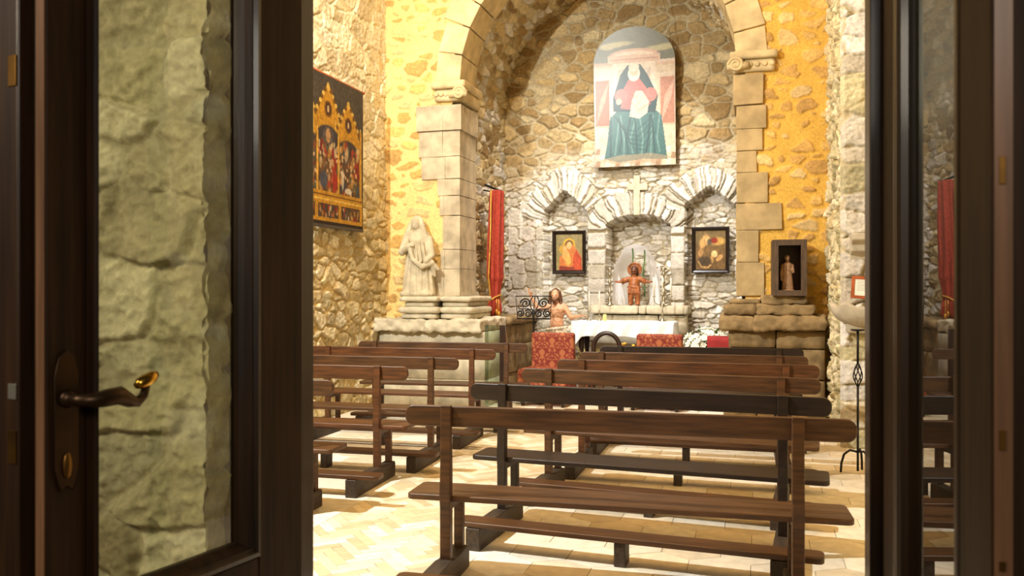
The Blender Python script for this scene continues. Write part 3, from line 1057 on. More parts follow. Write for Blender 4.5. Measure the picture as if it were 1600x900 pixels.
k.build('keyhole_cover', M_OLDBRASS, lf, smooth=True)
for nm, za, zb, mm in (('lock_faceplate', 1.255, 1.285, M_PLATE), ('lock_faceplate', 1.13, 1.195, M_OLDBRASS), ('lock_faceplate', 1.86, 1.92, M_OLDBRASS)):
    p = MB(); p.box((.7475, -.092, za), (.7505, -.068, zb))
    p.build(nm, mm, lf, bevel=.0008)

rt, back = door_leaf('door_leaf', (.262, 2.0, 0), (.0965, -.9953), 1,
                     'dark oak glazed door leaf seen almost edge-on, its pane mirroring the red curtain', .150, .478, .647, .15)
for za, zb in ((1.235, 1.265), (1.06, 1.075), (1.62, 1.66)):
    p = MB(); p.box((.6496, .009, za), (.6515, .018, zb))
    p.build('lock_faceplate', M_OLDBRASS, rt, bevel=.0008)

mb = MB()
mb.box((-1.50, 2.055, 0), (-1.236, 2.15, 2.75))
mb.box((-1.50, 2.04, 0), (-1.40, 2.056, 2.75))
mb.box((.238, 2.01, 0), (.56, 2.10, 2.75))
mb.box((-1.50, 2.03, 2.66), (.56, 2.15, 2.79))
tag(mb.build('door_1', M_DOOR, bevel=.004), 'dark oak frame of the double entrance door', 'door frame', kind='structure')

# ================================================================== benches
def capsule(x0, x1, z0, z1, r, n=6):
    """Board outline with rounded ends."""
    p = []
    for cx, cz, a in ((x1 - r, z1 - r, 0), (x0 + r, z1 - r, 90), (x0 + r, z0 + r, 180), (x1 - r, z0 + r, 270)):
        for i in range(n + 1):
            t = R(a + 90 * i / n)
            p.append((cx + r * math.cos(t), cz + r * math.sin(t)))
    return p


def make_bench(L=2.06):
    t = thing('pew', (0, 0, 0), '', 'bench')
    hl = L / 2
    mb = MB()
    mb.prism(capsule(-hl, hl, .775, .88, .045), 'y', -.004, .028)
    mb.build('backrest', M_BENCH, t, bevel=.008, seg=3)
    mb = MB()
    mb.prism(capsule(-hl + .01, hl - .01, -.015, .26, .035), 'z', .405, .435)
    mb.build('seat', M_BENCH, t, bevel=.007, seg=3)
    mb = MB()
    mb.prism(capsule(-hl + .10, hl - .04, -.485, -.34, .035), 'z', .128, .158)
    kn = mb.build('kneeler', M_BENCH, t, bevel=.006, seg=3)
    m2 = MB()
    m2.box((-.03, -.475, 0), (.03, -.37, .127))
    m2.build('kneeler_block', M_SLED, kn, bevel=.004)
    for x in (-hl + .215, hl - .245):
        # back post: gently bent, thicker at the seat
        mb = MB()
        prof = [(-.040, .06), (-.042, .38), (-.052, .44), (-.040, .55), (-.034, .72), (-.030, .885), (-.004, .885), (.0, .72), (.006, .55), (.004, .44), (.006, .38), (.008, .06)]
        mb.prism(prof, 'x', x - .026, x + .026)
        mb.build('post', M_BENCH, t, bevel=.005)
        mb = MB()
        mb.box((x - .023, .185, .10), (x + .023, .228, .405))
        mb.build('leg', M_BENCH, t, bevel=.004)
        mb = MB()
        mb.prism([(.0, .36), (.19, .36), (.19, .404), (.0, .404)], 'x', x - .018, x + .018)
        mb.build('seat_rail', M_BENCH, t, bevel=.003)
        mb = MB()
        mb.prism([(-.49, 0), (.25, 0), (.25, .105), (.235, .118), (-.02, .118), (-.06, .126), (-.49, .126)], 'x', x - .042, x + .042)
        mb.build('sled_foot', M_SLED, t, bevel=.006)
    return t


HB = .88


def plan(px, py, z=HB):
    """Plan position of a point at height z seen at (px, py)."""
    d = FPX * (EYE - z) / (py - 450)
    u = (px - 800) / FPX * d
    return Vector((u * math.cos(YAW) - d * math.sin(YAW), u * math.sin(YAW) + d * math.cos(YAW)))


proto = make_bench()
used = [False]
G_R, G_L = 'wooden pews right of the aisle', 'wooden pews left of the aisle'
PEWS = [
    ((633, 632), (1340, 656), None, G_R, M_BENCH, 'brown oak pew right of the aisle, lowest in the picture and nearest the doorway'),
    ((735, 598), (1300, 622), None, G_R, M_BENCH_DARK, 'almost black oak pew right of the aisle, directly ahead of the nearest brown pew'),
    ((815, 575), (1283, 592), None, G_R, M_BENCH, 'brown oak pew right of the aisle, just ahead of the almost black pew'),
    ((870, 561), (1281, 571), None, G_R, M_BENCH_RED, 'brown oak pew right of the aisle, fourth from the doorway'),
    ((905, 549.4), (1263, 557), None, G_R, M_BENCH, 'brown oak pew right of the aisle, second from the red damask chairs'),
    ((937, 540.4), (1256, 545), None, G_R, M_BENCH_DARK, 'front pew right of the aisle, dark and closest to the altar'),
    (None, (520, 594), 2.0, G_L, M_BENCH, 'pew left of the aisle nearest the doorway, mostly hidden by the door leaf'),
    (None, (637, 573), 2.0, G_L, M_BENCH_RED, 'reddish oak pew left of the aisle, second from the doorway'),
    (None, (716, 559.3), 2.0, G_L, M_BENCH, 'brown oak pew left of the aisle, middle one of the five'),
    ((485, 540.5), (774, 546), None, G_L, M_BENCH_RED, 'brown oak pew left of the aisle, second from the stone plinth'),
    ((560, 533), (824, 536.5), None, G_L, M_BENCH, 'front pew left of the aisle, closest to the stone plinth'),
]
for (lp, rp, ln, g, mm, lab) in PEWS:
    b = plan(*rp)
    if lp is None:
        a = b - Vector((1, .045)) * ln
    else:
        a = plan(*lp)
    o = proto if not used[0] else copy_tree(proto)
    used[0] = True
    c = (a + b) / 2
    d = b - a
    o.location = (c.x, c.y, 0)
    o.rotation_euler = (0, 0, math.atan2(d.y, d.x))
    o.scale = (min(1.05, max(.92, d.length / 2.06)), 1, 1)
    tag(o, lab, 'bench', g)
    for ch in o.children:
        if ch.name.split('.')[0] in ('backrest', 'seat', 'post', 'leg', 'seat_rail') and mm is not M_BENCH:
            ch.material_slots[0].link = 'OBJECT'
            ch.material_slots[0].material = mm
# ================================================================== materials of the furnishings
M_CLOTH = mat('white_linen', (240, 240, 238), rough=.9, var=.03, scale=20, bump=.15, bscale=30)
M_DAMASK = mat('red_damask', (190, 80, 50), rough=.75, var=.06, scale=60, attr='Col')
M_PAINT = mat('painted_panel', (180, 150, 110), rough=.32, var=.06, scale=80, attr='Col', spec=.5)
M_BANNER = mat('painted_banner', (180, 150, 110), rough=.7, var=.06, scale=80, attr='Col', spec=.3)
M_EBONY = mat('black_frame', (30, 20, 15), rough=.28, var=.2, scale=10)
M_DARKWOOD = mat('dark_walnut', (44, 26, 14), rough=.35, var=.2, scale=8)
M_GREYWOOD = mat('grey_wood', (84, 66, 48), rough=.6, var=.2, scale=9, stretch=(6, 6, 1))
M_VELVET = mat('red_velvet', (134, 36, 20), rough=.8, var=.2, scale=30, c2=(176, 62, 36), bump=.2, bscale=60)
M_GOLDCORD = mat('gold_braid', (208, 156, 62), rough=.45, metal=.4, var=.15)
M_SKIN = mat('painted_skin', (212, 160, 122), rough=.45, var=.05, scale=12)
M_HAIR = mat('painted_hair', (92, 56, 30), rough=.5, var=.2, scale=30)
M_DRAPE = mat('painted_loincloth', (226, 214, 188), rough=.6, var=.06, scale=14)
M_CARVED = mat('carved_brown_wood', (150, 88, 44), rough=.4, var=.25, scale=14, bump=.15, bscale=40)
M_CARVED_DARK = mat('carved_dark_wood', (90, 48, 24), rough=.4, var=.2, scale=14)
M_STATUE = mat('weathered_statue_stone', (196, 184, 154), rough=.85, var=.12, scale=9, bump=.3, bscale=40)
M_STATUETTE = mat('painted_statuette', (176, 138, 100), rough=.6, var=.15, scale=14)
M_WAX = mat('candle_wax', (246, 238, 214), rough=.5, var=.02)
M_WAX_Y = mat('yellow_wax', (244, 226, 130), rough=.5, var=.03)
M_TULLE = thin_mat('white_tulle', (252, 252, 254), .9, .8)
M_RIBBON = mat('green_ribbon', (84, 112, 58), rough=.6, var=.1)
M_ACRYLIC = glass_mat('clear_acrylic', (226, 236, 228))
M_LEAF = mat('green_leaf', (76, 104, 44), rough=.5, var=.25, scale=9)
M_STRAW = mat('straw_leaf', (176, 156, 84), rough=.6, var=.25, scale=9)
M_PETAL = mat('white_petal', (246, 246, 226), rough=.6, var=.03)
M_YELLOWPETAL = mat('yellow_petal', (226, 176, 52), rough=.6, var=.1)
M_REDCLOTH = mat('dark_red_cloth', (150, 40, 38), rough=.85, var=.1, scale=12)
M_CARPET = mat('red_carpet', (160, 34, 30), rough=.95, var=.12, scale=60)
M_NOTICEWOOD = mat('reddish_frame', (168, 84, 44), rough=.45, var=.15, scale=9)
M_PAPER = mat('paper', (244, 240, 228), rough=.8, var=.02)
M_INK = mat('grey_ink', (130, 126, 118), rough=.8, var=.02)
M_TERRACOTTA = mat('terracotta', (140, 80, 50), rough=.8, var=.12)
M_REDLINING = mat('red_lining', (120, 30, 22), rough=.9, var=.1)
M_CORD = mat('hanging_cord', (130, 112, 80), rough=.8)

# ================================================================== altar
AX0, AX1, AY0, AY1, AZ = -2.43, -1.075, 11.10, 11.68, 1.012
t = thing('altar_table', ((AX0 + AX1) / 2, (AY0 + AY1) / 2, 0), 'dark wooden altar table standing under the white cloth', 'table')
hw, hd = (AX1 - AX0) / 2 - .015, (AY1 - AY0) / 2 - .015
mb = MB(); mb.box((-hw, -hd, .96), (hw, hd, AZ - .004)); mb.build('tabletop', M_DARKWOOD, t, bevel=.006)
mb = MB(); mb.box((-hw + .05, -hd + .04, .86), (hw - .05, hd - .04, .959)); mb.build('apron', M_DARKWOOD, t, bevel=.004)
for sx in (-1, 1):
    for sy in (-1, 1):
        x, y = sx * (hw - .09), sy * (hd - .08)
        mb = MB(); mb.lathe([(.035, 0), (.04, .06), (.028, .10), (.038, .3), (.03, .6), (.04, .7), (.04, .86)], 12, (x, y, 0))
        mb.build('leg', M_DARKWOOD, t, smooth=True)


def cloth():
    rnd = random.Random(8)
    x0, x1, y0, y1, z = AX0 - .008, AX1 + .008, AY0 - .008, AY1 + .008, AZ + .002
    nx = 90
    vs, fs = [], []

    def strip(pts_fn, nu, nv, flip=False):
        b = len(vs)
        for i in range(nu + 1):
            for j in range(nv + 1):
                vs.append(pts_fn(i / nu, j / nv))
        for i in range(nu):
            for j in range(nv):
                q = [b + i * (nv + 1) + j, b + (i + 1) * (nv + 1) + j, b + (i + 1) * (nv + 1) + j + 1, b + i * (nv + 1) + j + 1]
                fs.append(q[::-1] if flip else q)

    def drop(f):       # front hem: shorter in the middle, long at the left corner
        k = .205 + .012 * math.sin(9 * f + 1) + .24 * max(0, 1 - f / .10) ** 1.3 + .03 * max(0, (f - .9) / .1)
        return k - .02 * max(0, 1 - abs(f - .16) / .1)

    strip(lambda a, b: (x0 + (x1 - x0) * a, y0 + (y1 - y0) * b, z + .0015 * math.sin(14 * a + 5 * b)), nx, 24)

    def front(a, b):
        d = drop(a) * b
        fold = .014 * b * math.sin(2 * PI * (a * 7 + .3 * b) + 1.5 * math.sin(5 * a)) + .03 * b * max(0, 1 - a / .09) * math.cos(a * 90)
        return (x0 + (x1 - x0) * a - .03 * b * max(0, 1 - a / .08), y0 - .003 - .012 * b + fold * 1.3, z - d)
    strip(front, nx, 16, True)

    def sidef(xx, sg, ln):
        def f(a, b):
            d = (ln + .04 * math.sin(4 * a)) * b
            return (xx + sg * (.004 + .014 * b + .016 * b * math.sin(2 * PI * a * 4)), y0 + (y1 - y0) * a, z - d)
        return f
    strip(sidef(x0, -1, .42), 30, 14, False)
    strip(sidef(x1, 1, .30), 30, 14, True)
    strip(lambda a, b: (x0 + (x1 - x0) * a, y1 + .003 + .01 * b * (1 + math.sin(20 * a)), z - .2 * b), nx, 8)
    me = bpy.data.meshes.new('altar_cloth')
    me.from_pydata(vs, [], fs)
    bm = bmesh.new(); bm.from_mesh(me)
    bmesh.ops.remove_doubles(bm, verts=bm.verts, dist=.006)
    bmesh.ops.recalc_face_normals(bm, faces=bm.faces)
    for f in bm.faces:
        f.smooth = True
    bm.to_mesh(me); bm.free()
    o = link('altar_cloth', me, M_CLOTH)
    md = o.modifiers.new('thick', 'SOLIDIFY'); md.thickness = .003; md.offset = 1
    tag(o, 'white linen cloth draped over the altar table, long at its left corner', 'tablecloth')


cloth()
mb = MB(); mb.box((-2.36, 10.66, 0), (-.95, 11.09, .012))
tag(mb.build('altar_carpet', M_CARPET, bevel=.004), 'red carpet spread on the floor around the altar', 'carpet')

# ================================================================== red damask chairs
def damask(P):
    u, v = P[:, 0], P[:, 2] + P[:, 1] * .9
    u = np.abs(u)
    pu, pv = .27, .30
    k = np.zeros(u.shape)
    for ou, ov in ((0, 0), (pu / 2, pv / 2)):       # palmettes in a half-drop repeat
        x = np.abs((u + ou + pu / 2) % pu - pu / 2)
        y = (v + ov) % pv - pv / 2
        r, th = np.hypot(x, y * .85), np.arctan2(x, y)
        k = np.maximum(k, 1 - sstep(np.abs(r - .052 * (1 + .30 * np.cos(7 * th))), .009, .016))
        k = np.maximum(k, 1 - sstep(np.abs(r - .024 * (1 + .35 * np.cos(5 * th))), .008, .014))
        lf_ = np.hypot((x - .062) * 1.0 + (y - .055) * .5, (y - .055) * .45 - (x - .062) * .5)
        k = np.maximum(k, 1 - sstep(lf_, .012, .018))
        lf2 = np.hypot((x - .05) - (y + .07) * .6, (y + .07) * .4 + (x - .05) * .4)
        k = np.maximum(k, 1 - sstep(lf2, .011, .017))
        og = np.abs(x - pu / 4 - .030 * np.cos(2 * PI * y / pv) - .006 * np.cos(10 * PI * y / pv))
        k = np.maximum(k, (1 - sstep(og, .010, .017)) * .9)
        k = np.maximum(k, (1 - sstep(np.hypot(x - .016, y - .10), .010, .016)))
    k = k[:, None]
    return lin((168, 98, 58)) * (1 - k) + lin((118, 32, 21)) * k


def pad(lo, hi, name, parent, rnd=.03):
    mb = MB()
    mb.rock(lo, hi, .009, 0, 1, rnd)
    o = mb.build(name, M_DAMASK, parent, smooth=True)
    paint_attr(o, damask)
    return o


ch = thing('damask_chair', (0, 0, 0), '', 'chair')
pad((-.285, .17, .43), (.285, .29, .895), 'backrest', ch, .035)
pad((-.32, -.30, .10), (.32, .20, .46), 'seat', ch, .04)
for sx in (-1, 1):
    for yy in (-.24, .20):
        mb = MB(); mb.lathe([(.022, 0), (.028, .05), (.024, .12)], 10, (sx * .26, yy, 0)); mb.build('leg', M_DARKWOOD, ch, smooth=True)
c2 = copy_tree(ch)
ch.location, ch.rotation_euler = (-2.555, 10.24, 0), (0, 0, R(-3))
c2.location, c2.rotation_euler = (-1.185, 10.24, 0), (0, 0, R(-1))
tag(ch, 'red and gold damask armless chair in front of the bare-chested statue', 'chair', 'damask chairs before the altar')
tag(c2, 'red and gold damask armless chair before the right end of the altar', 'chair', 'damask chairs before the altar')

# round-backed walnut chair between them
wc = thing('round_back_chair', (-1.87, 10.42, 0), 'dark walnut chair with a horseshoe-shaped back in front of the altar cloth', 'chair')
mb = MB()
pts = [(-.165, .16, .40), (-.170, .165, .60)] + [(.17 * -math.cos(R(a)), .17, .70 + .19 * math.sin(R(a))) for a in range(0, 181, 12)] + [(.170, .165, .60), (.165, .16, .40)]
mb.tube(pts, .030, 10)
mb.build('back_hoop', M_DARKWOOD, wc, smooth=True)
mb = MB(); mb.prism(capsule(-.21, .21, -.2, .2, .08), 'z', .40, .45); mb.build('seat', M_DARKWOOD, wc, bevel=.01)
for sx in (-1, 1):
    for yy in (-.15, .15):
        mb = MB(); mb.tube([(sx * .17, yy, 0), (sx * .16, yy, .2), (sx * .155, yy * .95, .41)], [.016, .02, .024], 10); mb.build('leg', M_DARKWOOD, wc, smooth=True)

# ================================================================== figures
def smooth_figure(mb, name, m, parent, vox=.006, it=3):
    return mb.build(name, m, parent, remesh=vox, msmooth=it)


# bare-chested painted statue
st = thing('painted_statue', (at(870, 450, 11.32)[0], 11.32, 0), 'painted statue of a bearded bare-chested man with one arm raised, behind the left damask chair', 'statue')
b = MB()
b.ball((0, 0, 1.13), (.118, .078, .12)); b.ball((-.05, -.045, 1.165), (.062, .035, .05)); b.ball((.05, -.045, 1.165), (.062, .035, .05))
b.ball((0, 0, .98), (.100, .070, .14)); b.ball((0, -.05, .97), (.05, .03, .10)); b.ball((0, .0, .86), (.115, .08, .09))
b.limb((-.108, 0, 1.215), (.098, 0, 1.215), .045, .045)
b.limb((0, 0, 1.20), (-.012, -.01, 1.30), .042, .038)
# head
b.ball((-.018, -.012, 1.368), (.060, .075, .088)); b.ball((-.018, -.03, 1.325), (.045, .05, .06))
b.limb((-.018, -.085, 1.372), (-.018, -.097, 1.343), .009, .012, 8)
b.ball((-.042, -.078, 1.380), (.016, .010, .008), 8, 6); b.ball((.006, -.078, 1.380), (.016, .010, .008), 8, 6)
b.limb((-.040, -.082, 1.318), (.004, -.082, 1.318), .008, .008, 8)
b.ball((-.078, 0, 1.36), (.01, .018, .026), 8, 6); b.ball((.042, 0, 1.36), (.01, .018, .026), 8, 6)
# raised arm
b.limb((-.112, 0, 1.215), (-.262, .0, 1.165), .044, .034)
b.limb((-.262, .0, 1.165), (-.352, -.05, 1.335), .034, .021)
b.ball((-.366, -.056, 1.378), (.026, .015, .036), 10, 8)
for (dx, dz, dy, bend) in ((-.020, .075, -.01, .0), (-.006, .088, -.012, .0), (.008, .048, -.03, .02), (.020, .036, -.03, .02)):
    p0 = Vector((-.366 + dx * .8, -.058, 1.400)); p1 = Vector((-.370 + dx * 1.2, -.058 + dy, 1.378 + dz * .8)); p2 = p1 + Vector((0, -.012 - bend, .022 - bend))
    b.limb(p0, p1, .0075, .007, 7); b.limb(p1, p2, .007, .006, 7)
b.limb((-.345, -.06, 1.37), (-.322, -.078, 1.400), .009, .007, 7)
# lowered arm, forearm held out
b.limb((.104, 0, 1.212), (.212, -.02, 1.055), .044, .033)
b.limb((.212, -.02, 1.055), (.345, -.11, 1.088), .033, .021)
b.ball((.385, -.13, 1.09), (.040, .024, .016), 10, 8)
for k, (dy, ln) in enumerate(((-.016, .055), (-.005, .064), (.006, .058), (.016, .046))):
    p0 = Vector((.405, -.138 + dy, 1.092)); p1 = p0 + Vector((ln * .55, -.012, .004)); p2 = p1 + Vector((ln * .4, -.008, -.012))
    b.limb(p0, p1, .0075, .007, 7); b.limb(p1, p2, .007, .006, 7)
b.limb((.372, -.15, 1.095), (.40, -.172, 1.108), .009, .007, 7)
# legs and feet
for sx in (-1, 1):
    b.limb((sx * .06, 0, .84), (sx * .065, -.03, .46), .075, .048)
    b.limb((sx * .065, -.03, .46), (sx * .065, .01, .14), .05, .03)
    b.limb((sx * .065, .02, .11), (sx * .075, -.10, .095), .03, .022)
smooth_figure(b, 'body', M_SKIN, st, .006, 3)
b = MB()
b.ball((-.018, .012, 1.385), (.070, .076, .086)); b.v = [(x, max(y, -.072) if z > 1.415 else max(y, -.030 + abs(x + .018) * .2), z) for x, y, z in b.v]
for sx in (-1, 1):
    b.limb((-.018 + sx * .060, -.02, 1.41), (-.018 + sx * .074, .0, 1.30), .026, .030, 8)
    b.limb((-.018 + sx * .074, .005, 1.30), (-.018 + sx * .084, -.03, 1.205), .028, .014, 8)
b.limb((-.018, .06, 1.38), (-.018, .075, 1.22), .05, .05)
smooth_figure(b, 'hair', M_HAIR, st, .006, 2)
b = MB()
b.limb((-.055, -.062, 1.325), (-.026, -.088, 1.288), .019, .024, 8); b.limb((.019, -.062, 1.325), (-.010, -.088, 1.288), .019, .024, 8)
b.limb((-.018, -.092, 1.296), (-.018, -.088, 1.250), .026, .012, 8)
smooth_figure(b, 'beard', M_HAIR, st, .006, 1)
b = MB()
b.ball((0, 0, .86), (.135, .10, .075)); b.ball((0, 0, .77), (.150, .115, .13))
for k in range(9):
    a = R(200 + k * 18)
    b.limb((.125 * math.cos(a), .10 * math.sin(a), .90 - .02 * math.sin(k * 1.3)), (.15 * math.cos(a + .25), .115 * math.sin(a + .25), .76), .016, .018, 8)
    b.limb((.15 * math.cos(a + .25), .115 * math.sin(a + .25), .76), (.14 * math.cos(a + .3), .11 * math.sin(a + .3), .60 + .03 * (k % 3)), .018, .014, 8)
b.tube([(.142 * math.cos(R(k * 15)), .11 * math.sin(R(k * 15)), .905 + .022 * math.cos(R(k * 15))) for k in range(24)], .02, 8, closed=True)
b.limb((.12, -.05, .90), (.17, -.06, .70), .03, .022)
smooth_figure(b, 'loincloth', M_DRAPE, st, .007, 2)
b = MB(); b.rock((-.24, -.2, 0), (.24, .2, .09), .05, .01, 4, .02); b.build('base', M_CARVED_DARK, st, smooth=True)

# carved child figure on the stone shelf
cy = 11.93
cx = at(991, 478, cy)[0]
cz = 1.222
cs = thing('carved_figure', (cx, cy, cz), 'carved brown wooden child figure with round halo and outstretched arms on the stone shelf', 'statue')
b = MB()
b.ball((0, 0, .285), (.085, .07, .13)); b.ball((0, 0, .36), (.085, .06, .06)); b.ball((0, 0, .22), (.092, .075, .08))
for sx in (-1, 1):
    b.limb((sx * .048, 0, .22), (sx * .05, -.005, .03), .048, .038)
    b.limb((sx * .048, 0, .03), (sx * .052, -.05, .018), .028, .022)
    b.limb((sx * .075, 0, .375), (sx * .155, -.03, .345), .040, .038)
    b.limb((sx * .15, -.03, .345), (sx * .225, -.055, .335), .026, .018)
    b.ball((sx * .248, -.062, .337), (.020, .014, .013), 8, 6)
    for q in range(4):
        b.limb((sx * .262, -.070 + q * .007, .338), (sx * .283, -.078 + q * .008, .335 + .004 * q), .0048, .004, 6)
    b.limb((sx * .245, -.072, .345), (sx * .258, -.086, .356), .005, .004, 6)
    b.tube([(sx * .155, -.03 + .042 * math.cos(R(a)), .345 + .042 * math.sin(R(a))) for a in range(0, 360, 40)], .010, 6, closed=True)
for q in range(7):
    b.limb((-.07 + q * .023, -.062, .27), (-.078 + q * .026, -.066, .17 + .012 * (q % 2)), .010, .012, 6)
b.tube([(.092 * math.cos(R(a)), .075 * math.sin(R(a)), .262 + .01 * math.sin(R(2 * a))) for a in range(0, 360, 20)], .013, 8, closed=True)
b.limb((0, 0, .40), (0, -.005, .44), .03, .028)
b.build('body', M_CARVED, cs, remesh=.005, msmooth=2)
b = MB()
b.ball((0, -.012, .495), (.050, .052, .062)); b.limb((0, -.062, .497), (0, -.068, .482), .006, .009, 6)
b.ball((-.02, -.058, .505), (.012, .006, .006), 8, 5); b.ball((.02, -.058, .505), (.012, .006, .006), 8, 5); b.limb((-.014, -.060, .462), (.014, -.060, .462), .006, .006, 6)
b.ball((0, .0, .52), (.056, .052, .05))
b.build('head', M_CARVED_DARK, cs, remesh=.004, msmooth=1)
b = MB()
b.tube([(.092 * math.cos(R(a)), .045, .515 + .092 * math.sin(R(a))) for a in range(0, 360, 12)], .014, 8, closed=True)
b.prism([(.085 * math.cos(R(a)), .515 + .085 * math.sin(R(a))) for a in range(0, 360, 15)], 'y', .045, .055)
b.build('halo', M_CARVED, cs, smooth=False)

# white tulle canopy behind it
va0, va1 = at(957, 478, 11.95)[0], at(1031, 478, 11.95)[0]
vx, vw, vh = (va0 + va1) / 2, (va1 - va0) / 2, at(990, 383, 12.0)[2] - 1.222
tc = thing('tulle_canopy', (vx, 12.16, 1.222), 'sheer white tulle canopy with two green ribbons arched behind the carved child figure', 'veil')
nu, nv = 72, 26
vs, fs = [], []
for i in range(nu + 1):
    t_ = i / nu
    for j in range(nv + 1):
        w_ = j / nv
        a = PI * t_
        rr = 1 - .55 * w_ ** 2
        ripple = .02 * math.sin(26 * t_ + 5 * w_) * (1 - abs(t_ - .5) * .8)
        xx = -math.cos(a)
        xx = math.copysign(abs(xx) ** .75, xx)
        zz = math.sin(a) ** .8 if math.sin(a) > 0 else 0
        vs.append((vw * rr * xx + ripple * .5, -.26 + .42 * w_ + ripple, max(.004, (vh * zz) * (1 - .12 * w_))))
for i in range(nu):
    for j in range(nv):
        fs.append((i * (nv + 1) + j, (i + 1) * (nv + 1) + j, (i + 1) * (nv + 1) + j + 1, i * (nv + 1) + j + 1))
me = bpy.data.meshes.new('tulle'); me.from_pydata(vs, [], fs); me.polygons.foreach_set('use_smooth', [True] * len(fs))
o = link('tulle', me, M_TULLE, tc)
# gathered tails of the tulle on either side of the figure
for sg in (-1, 1):
    vs, fs = [], []
    for i in range(25):
        for j in range(21):
            p, q = i / 24, j / 20
            vs.append((sg * (vw * (.98 - .50 * p * (.35 + .65 * q))), -.10 + .03 * math.sin(14 * p + 2 * q) * q, .004 + (vh * (.70 - .15 * p)) * (1 - q)))
    for i in range(24):
        for j in range(20):
            fs.append((i * 21 + j, (i + 1) * 21 + j, (i + 1) * 21 + j + 1, i * 21 + j + 1))
    me = bpy.data.meshes.new('tulle_tail'); me.from_pydata(vs, [], fs); me.polygons.foreach_set('use_smooth', [True] * len(fs))
    link('tulle_tail', me, M_TULLE, tc)
for x0_, z1_ in ((-.07, .10), (.10, .12)):
    mb = MB()
    n_ = 9
    pts = [(x0_ + .012 * math.sin(k), -.275 - .0 * k, vh * .97 + (z1_ - vh * .97) * k / n_) for k in range(n_ + 1)]
    w = .011
    vv = []
    for p in pts:
        vv += [(p[0] - w, p[1] + .18 + 0, p[2]), (p[0] + w, p[1] + .18, p[2]), (p[0] + w, p[1] + .183, p[2]), (p[0] - w, p[1] + .183, p[2])]
    ff = []
    for k in range(n_):
        for q in range(4):
            ff.append((k * 4 + q, k * 4 + (q + 1) % 4, k * 4 + 4 + (q + 1) % 4, k * 4 + 4 + q))
    ff += [(0, 1, 2, 3), (n_ * 4 + 3, n_ * 4 + 2, n_ * 4 + 1, n_ * 4)]
    mb.add(vv, ff)
    mb.build('ribbon', M_RIBBON, tc)['label'] = 'green ribbon'

# robed stone statue on the left plinth
sx_ = at(655, 463, 9.78)[0]
rs = thing('stone_statue', (sx_, 9.78, 1.365), 'weathered pale stone statue of a veiled robed figure on the left plinth', 'statue')
b = MB()
b.lathe([(.21, 0), (.215, .05), (.195, .2), (.165, .42), (.160, .58), (.165, .70), (.13, .80), (.06, .85)], 22)
b.v = [(x, y * .72, z) for x, y, z in b.v]
b.ball((-.03, -.03, .905), (.062, .068, .085)); b.limb((-.02, 0, .80), (-.028, -.01, .88), .05, .045)
b.limb((-.03, -.094, .905), (-.03, -.102, .885), .007, .011, 7); b.ball((-.052, -.088, .918), (.014, .008, .007), 8, 5); b.ball((-.008, -.088, .918), (.014, .008, .007), 8, 5)
b.limb((-.05, -.09, .862), (-.01, -.09, .862), .007, .007, 6)
# veil round the head falling to the shoulders
for a in range(0, 181, 15):
    x = .078 * math.cos(R(a))
    b.limb((-.03 + x * .9, .0, .905 + .095 * math.sin(R(a))), (-.03 + x * 1.0, .05, .90), .028, .03, 8)
for sg in (-1, 1):
    b.limb((-.03 + sg * .075, -.02, .92), (-.03 + sg * .13, -.03, .74), .028, .045)
    b.limb((-.03 + sg * .13, -.03, .74), (-.03 + sg * .15, -.04, .58), .05, .05)
# bent arm on the left, cloak swept across to the right
b.limb((-.16, -.03, .72), (-.195, -.09, .56), .055, .05); b.limb((-.195, -.09, .56), (-.08, -.15, .63), .045, .032)
b.ball((-.05, -.16, .65), (.032, .02, .024), 8, 6)
for q in range(4):
    b.limb((-.035, -.17, .66 - q * .012), (.0, -.175, .668 - q * .012), .008, .006, 6)
b.limb((.14, -.02, .72), (.19, -.06, .52), .05, .05); b.limb((.19, -.06, .52), (.15, -.14, .44), .045, .035)
b.limb((-.06, -.15, .58), (-.02, -.16, .46), .03, .03); b.limb((-.02, -.16, .46), (.10, -.16, .37), .03, .035); b.limb((.10, -.16, .37), (.21, -.08, .42), .035, .035)
b.limb((.19, -.07, .42), (.27, -.03, .34), .045, .022); b.limb((.20, -.05, .38), (.22, -.02, .26), .04, .02)
for q in range(8):   # skirt folds
    a = R(196 + q * 20.5)
    a1 = a + .12 * math.sin(q * 2.1)
    b.limb((.155 * math.cos(a), .115 * math.sin(a), .55 - .04 * (q % 3)), (.205 * math.cos(a1), .152 * math.sin(a1), .03), .014, .022, 7)
for q in range(5):   # mantle folds
    b.limb((-.10 + q * .05, -.125, .72 - .01 * q), (-.08 + q * .055, -.135, .50 - .02 * q), .012, .014, 7)
b.limb((-.18, -.12, .03), (.17, -.14, .03), .035, .03); b.limb((.14, -.13, .04), (.2, -.1, .03), .04, .03)
b.build('figure', M_STATUE, rs, remesh=.008, msmooth=2)
